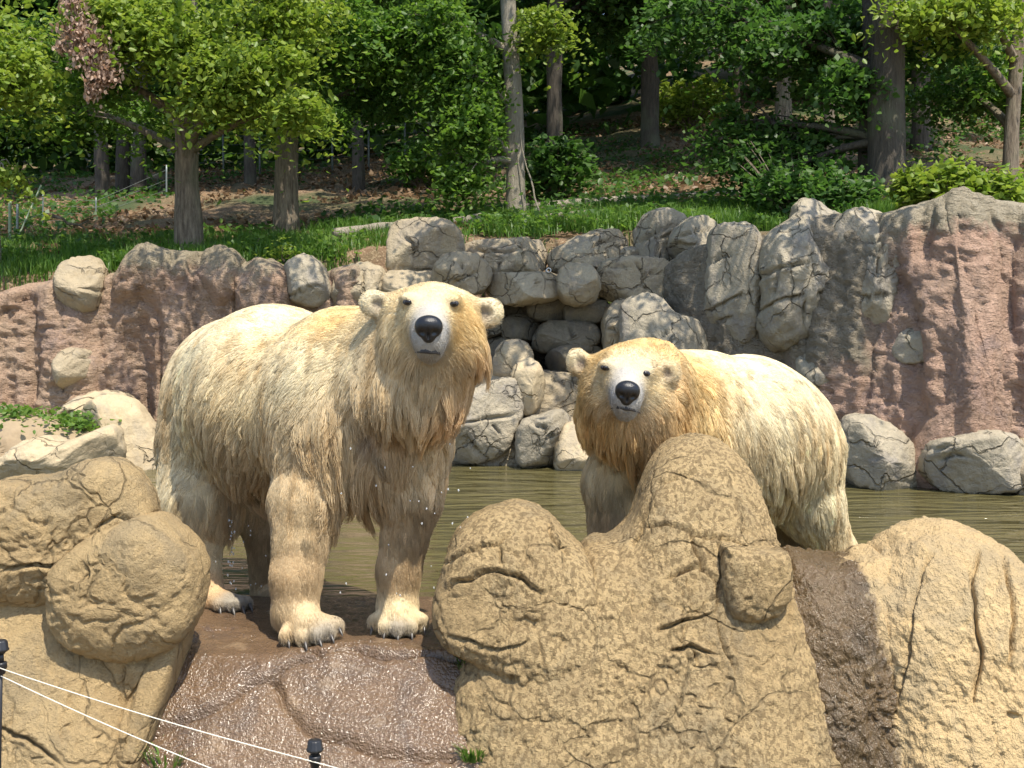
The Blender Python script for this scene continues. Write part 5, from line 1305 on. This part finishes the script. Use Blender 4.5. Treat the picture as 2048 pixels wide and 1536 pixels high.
def fallen_branch():
    t = thing('fallen_branch', 'bent bare branch lying in the shade near the metal fence posts', 'branch', tuple(G(140, 16.0)))
    pts = [P(105, 432, 16.0), P(125, 437, 16.0), P(135, 447, 16.0), P(160, 450, 16.0), P(178, 440, 16.0)]
    V, F, T = tube(np.array(pts), [0.022, 0.02, 0.02, 0.016, 0.008], 7, 0.2, 3); mesh_np('stem', V, F, M['bark'], t, True, None, T)
    V, F, T = tube(np.array([P(158, 450, 16.0), P(168, 456, 16.0), P(176, 462, 15.9)]), [0.014, 0.010, 0.005], 6, 0.2, 3); mesh_np('twig', V, F, M['bark'], t, True, None, T)
fallen_branch()
M['green_metal'] = simple_mat('faded_green_metal', (0.30, 0.36, 0.22), 0.5, 0.2, 8)
M['grey_metal'] = simple_mat('galvanised_metal', (0.22, 0.25, 0.24), 0.45, 0.2, 8, 0, 0.3)
M['wire'] = simple_mat('pale_wire', (0.75, 0.70, 0.58), 0.35, 0.1, 8)
M['black'] = simple_mat('black_plastic', (0.018, 0.018, 0.020), 0.38, 0.3, 30)
def fence():
    t = thing('wire_fence', 'green and grey metal fence posts with a diagonal brace and wires on the shaded bank', 'fence', tuple(G(30, 16.0)))
    Y = 16.0
    for px, y0, y1, r, mt, dy in ((20, 402, 500, 0.020, 'green_metal', 0), (35, 408, 505, 0.017, 'grey_metal', 0.5), (86, 384, 470, 0.010, 'grey_metal', 2.0), (192, 395, 470, 0.012, 'grey_metal', 3.0), (333, 330, 440, 0.014, 'grey_metal', 4.5)):
        pole('post', P(px, y1, Y + dy), P(px, y0, Y + dy), r, r, M[mt], t)
    pole('brace', P(38, 470, Y + 0.3), P(82, 371, Y + 0.9), 0.012, 0.012, M['green_metal'], t)
    for k in range(5):
        pts = np.array([P(-60, 408 + 20 * k, Y), P(35, 410 + 19 * k, Y + 0.5), P(86, 396 + 15 * k, Y + 2), P(192, 402 + 13 * k, Y + 3), P(333, 340 + 20 * k, Y + 4.5)])
        V, F, T = tube(pts, [0.003] * 5, 5); mesh_np('wire', V, F, M['grey_metal'], t, True, None, T)
fence()
M['dull_metal'] = simple_mat('weathered_metal', (0.10, 0.11, 0.10), 0.6, 0.3, 8)
def fence_far():
    t = thing('mesh_fence', 'thin wire fence running along the upper edge of the wooded slope', 'fence', tuple(G(700, 24.5)))
    prev = None
    for k, px in enumerate(range(380, 1000, 72)):
        g = G(px, 24.6); pole('post', g - np.array([0, 0, .2]), g + np.array([0, 0, 0.85]), 0.022, 0.022, M['dull_metal'], t, 6, 3)
        if prev is not None:
            for q in range(5):
                pole('wire', prev + np.array([0, 0, 0.12 + .17 * q]), g + np.array([0, 0, 0.12 + .17 * q]), 0.004, 0.004, M['dull_metal'], t, 4, 3)
        prev = g
fence_far()
def pipe():
    c = P(1097, 541, 12.0)
    ph = np.linspace(0, 2 * math.pi, 20, endpoint=False); V = []
    for y, r in ((0.35, 0.024), (-0.12, 0.024), (-0.12, 0.016), (0.35, 0.016)):
        V += [c + np.array([r * math.cos(a), y, r * math.sin(a)]) for a in ph]
    V = np.array(V); k = np.arange(20); k1 = (k + 1) % 20; F = np.concatenate([np.stack([q * 20 + k, q * 20 + k1, ((q + 1) % 4) * 20 + k1, ((q + 1) % 4) * 20 + k], 1) for q in range(4)])
    tag(mesh_np('water_pipe', V, F, simple_mat('white_plastic', (0.7, 0.7, 0.66), 0.4, 0.1, 8)), 'small white pipe end poking out under the ledge of the dry waterfall', 'pipe')
pipe()

# ------------------------------------------------------------------ electric fence before the rocks
def electric_fence():
    Yp = 3.55
    def post(label, px, py_cap, py_clip, Y, lean):
        c = P(px, py_clip, Y); top = P(px, py_cap, Y)
        foot = np.array([c[0] - lean, Y - 0.04, -0.80])
        t = thing('fence_post', label, 'fence post', tuple(foot))
        pole('rod', foot, c + np.array([0, 0.0, 0.01]), 0.007, 0.006, M['black'], t, 8, 6)
        ax = top - c
        def lathe(name, prof, rib=0):
            V = []; n = 36 if rib else 24
            for z, r in prof:
                for a in np.linspace(0, 2 * math.pi, n, endpoint=False):
                    rr = r * (1 + (0.09 if rib and math.sin(a * rib) > 0 else 0)); V.append(c + np.array([rr * math.cos(a), rr * math.sin(a), z]))
            m = len(prof); i = np.arange(m - 1)[:, None] * n; j = np.arange(n)[None, :]; j1 = (j + 1) % n
            mesh_np(name, np.array(V), np.stack([i + j, i + j1, i + n + j1, i + n + j], -1).reshape(-1, 4), M['black'], t, False)
        H = ax[2]
        lathe('cap', [(H + .018, 0.0005), (H + .018, .016), (H + .014, .019), (H - .006, .021), (H - .010, .024), (H - .014, .022), (H - .020, .013), (H - .024, .012), (H - .024, 0.0005)], 9)
        lathe('clip', [(.012, .0005), (.012, .017), (.008, .018), (-.006, .018), (-.010, .014), (-.022, .013), (-.026, .009), (-.028, .0005)])
        lathe('collar', [(H - .022, .0006), (H - .022, .009), (.010, .009), (.010, .0006)])
        return c
    a = post('ribbed black insulator on a thin rod before the sparkling wet slabs', 630, 1492, 1519, Yp, 0.05)
    b = post('black insulator post standing before the big tan slab', 2, 1292, 1332, 3.75, 0.03)
    def wire(label, pts):
        pts = np.array(pts); t = np.linspace(0, 1, len(pts)); tt = np.linspace(0, 1, 60)
        path = np.stack([np.interp(tt, t, pts[:, k]) for k in range(3)], 1)
        ker = np.ones(9) / 9
        for k in range(3): path[4:-4, k] = np.convolve(path[:, k], ker, 'valid')
        V, F, T = tube(path, [0.0019] * 60, 6); tag(mesh_np('fence_wire', V, F, M['wire'], None, True, None, T), label, 'wire')
    def sag(p, q, s):
        t = np.linspace(0, 1, 14)[:, None]; r = p + (q - p) * t; r[:, 2] -= s * 4 * (t * (1 - t))[:, 0]; return r
    wire('upper pale fence wire running from the slab-side post through the ribbed insulator', np.vstack([sag(b + np.array([0, -.018, 0]), a + np.array([0, -.018, 0]), 0.012), sag(a + np.array([0, -.018, 0]), P(980, 1600, 3.45), 0.01)[1:]]))
    wire('lower pale fence wire running down from the slab-side post', sag(P(2, 1352, 3.74), P(560, 1590, 3.5), 0.012))
electric_fence()

# ------------------------------------------------------------------ tufts at the rocks
def tuft(label, spots, hgt, n, seed, group=None):
    f = np.random.default_rng(seed)
    V = []; F = []; T = []; o = 0
    for q, sp in spots:
        m = n; az = f.uniform(0, 2 * math.pi, m); r = sp * np.sqrt(f.random(m))
        p = q + np.stack([np.cos(az) * r, np.sin(az) * r, -0.015 + 0 * r], 1)
        h = hgt * f.uniform(.4, 1.2, m); d = np.stack([np.cos(az + f.normal(0, .6, m)), np.sin(az), 0 * az], 1); s = np.stack([-d[:, 1], d[:, 0], 0 * az], 1); w = 0.0035
        mid = p + d * (h * .25)[:, None] + np.array([0, 0, 1]) * (h * .6)[:, None]; tip = p + d * (h * .7)[:, None] + np.array([0, 0, 1]) * (h * .9)[:, None]
        V.append(np.stack([p - s * w, p + s * w, mid + s * w, mid - s * w, tip], 1).reshape(-1, 3)); b = o + np.arange(m)[:, None] * 5
        F.append(b + np.array([[0, 1, 2, 3]])); T.append(b + np.array([[3, 2, 4]])); o += 5 * m
    ob = mesh_np('grass_tuft', np.vstack(V), np.vstack(F), M['grass'], None, False, None, np.vstack(T))
    tag(ob, label, 'grass', group)
def onrock(px, py):
    x, y = ledge_hit(px, py); return np.array([x, y, float(ledge_z(y))])
tuft('small green tuft in the crevice beside the hump, high on the wet slabs', [(onrock(935, 1330), 0.04)], 0.05, 60, 1)
tuft('green tuft in the crevice beside the hump, halfway down the wet slabs', [(onrock(945, 1400), 0.03)], 0.06, 60, 2)
tuft('larger green tuft low in the crevice beside the hump', [(onrock(945, 1510), 0.05)], 0.07, 110, 3)
tuft('sparse grass growing at the foot of the narrow rock strip', [(onrock(330, 1520), 0.07)], 0.09, 40, 4)
def poolside():
    f = np.random.default_rng(91); p = []
    for px, py, sp, n in ((20, 830, .35, 500), (90, 860, .4, 700), (150, 845, .3, 500), (40, 880, .4, 500)):
        c = P(px, py, 11.0); p.append(c + f.normal(0, .5, (n, 3)) * np.array([sp, .3, 0.07]))
    V, F = leaf_quads(np.concatenate(p), 0.06, 0.2, f)
    o = mesh_np('ground_plants', V, F, M['leaf_mid'], None, False); o['kind'] = 'stuff'; o['label'] = 'low leafy plants on the little bank between the pink wall and the reclining rock'; o['category'] = 'plants'
    bk = boulder('bank', [(-300, 860), (-100, 820), (60, 830), (160, 855), (230, 885), (240, 960), (60, 1000), (-300, 1000)], 11.0, 0.5, 0.9, M['soil'], amp=0.04, facets=0)
    bk['kind'] = 'structure'
M['soil'] = simple_mat('bare_soil', (0.30, 0.225, 0.14), 0.95, 0.3, 14, 0.02)
poolside()

def drops():
    """water running off the standing bear"""
    f = np.random.default_rng(17); V = []; F = []; o = 0
    m = NT('water_drop'); m.principled(Base_Color=(0.9, 0.92, 0.92), Roughness=0.03, IOR=1.33, Transmission_Weight=0.6)
    spots = [(P(463 + f.normal(0, 3), y, 5.75), 0.0022 + 0.003 * f.random()) for y in f.uniform(1040, 1190, 26)] + [(P(f.uniform(430, 560), f.uniform(1050, 1180), 5.7), 0.003) for _ in range(14)]
    spots += [(P(f.uniform(680, 950), f.uniform(840, 1200), 5.1), 0.002 + 0.002 * f.random()) for _ in range(34)] + [(P(960, 678, 5.0), 0.005)]
    for c, r in spots:
        v, q = ico(c, (r, r, r * 1.5), None, 6, 8); V.append(v); F.append(q + o); o += len(v)
    ob = mesh_np('water_drops', np.vstack(V), np.vstack(F), m.m); ob['kind'] = 'stuff'; ob['label'] = 'drops of water falling from the wet fur of the standing bear'; ob['category'] = 'water drops'
drops()
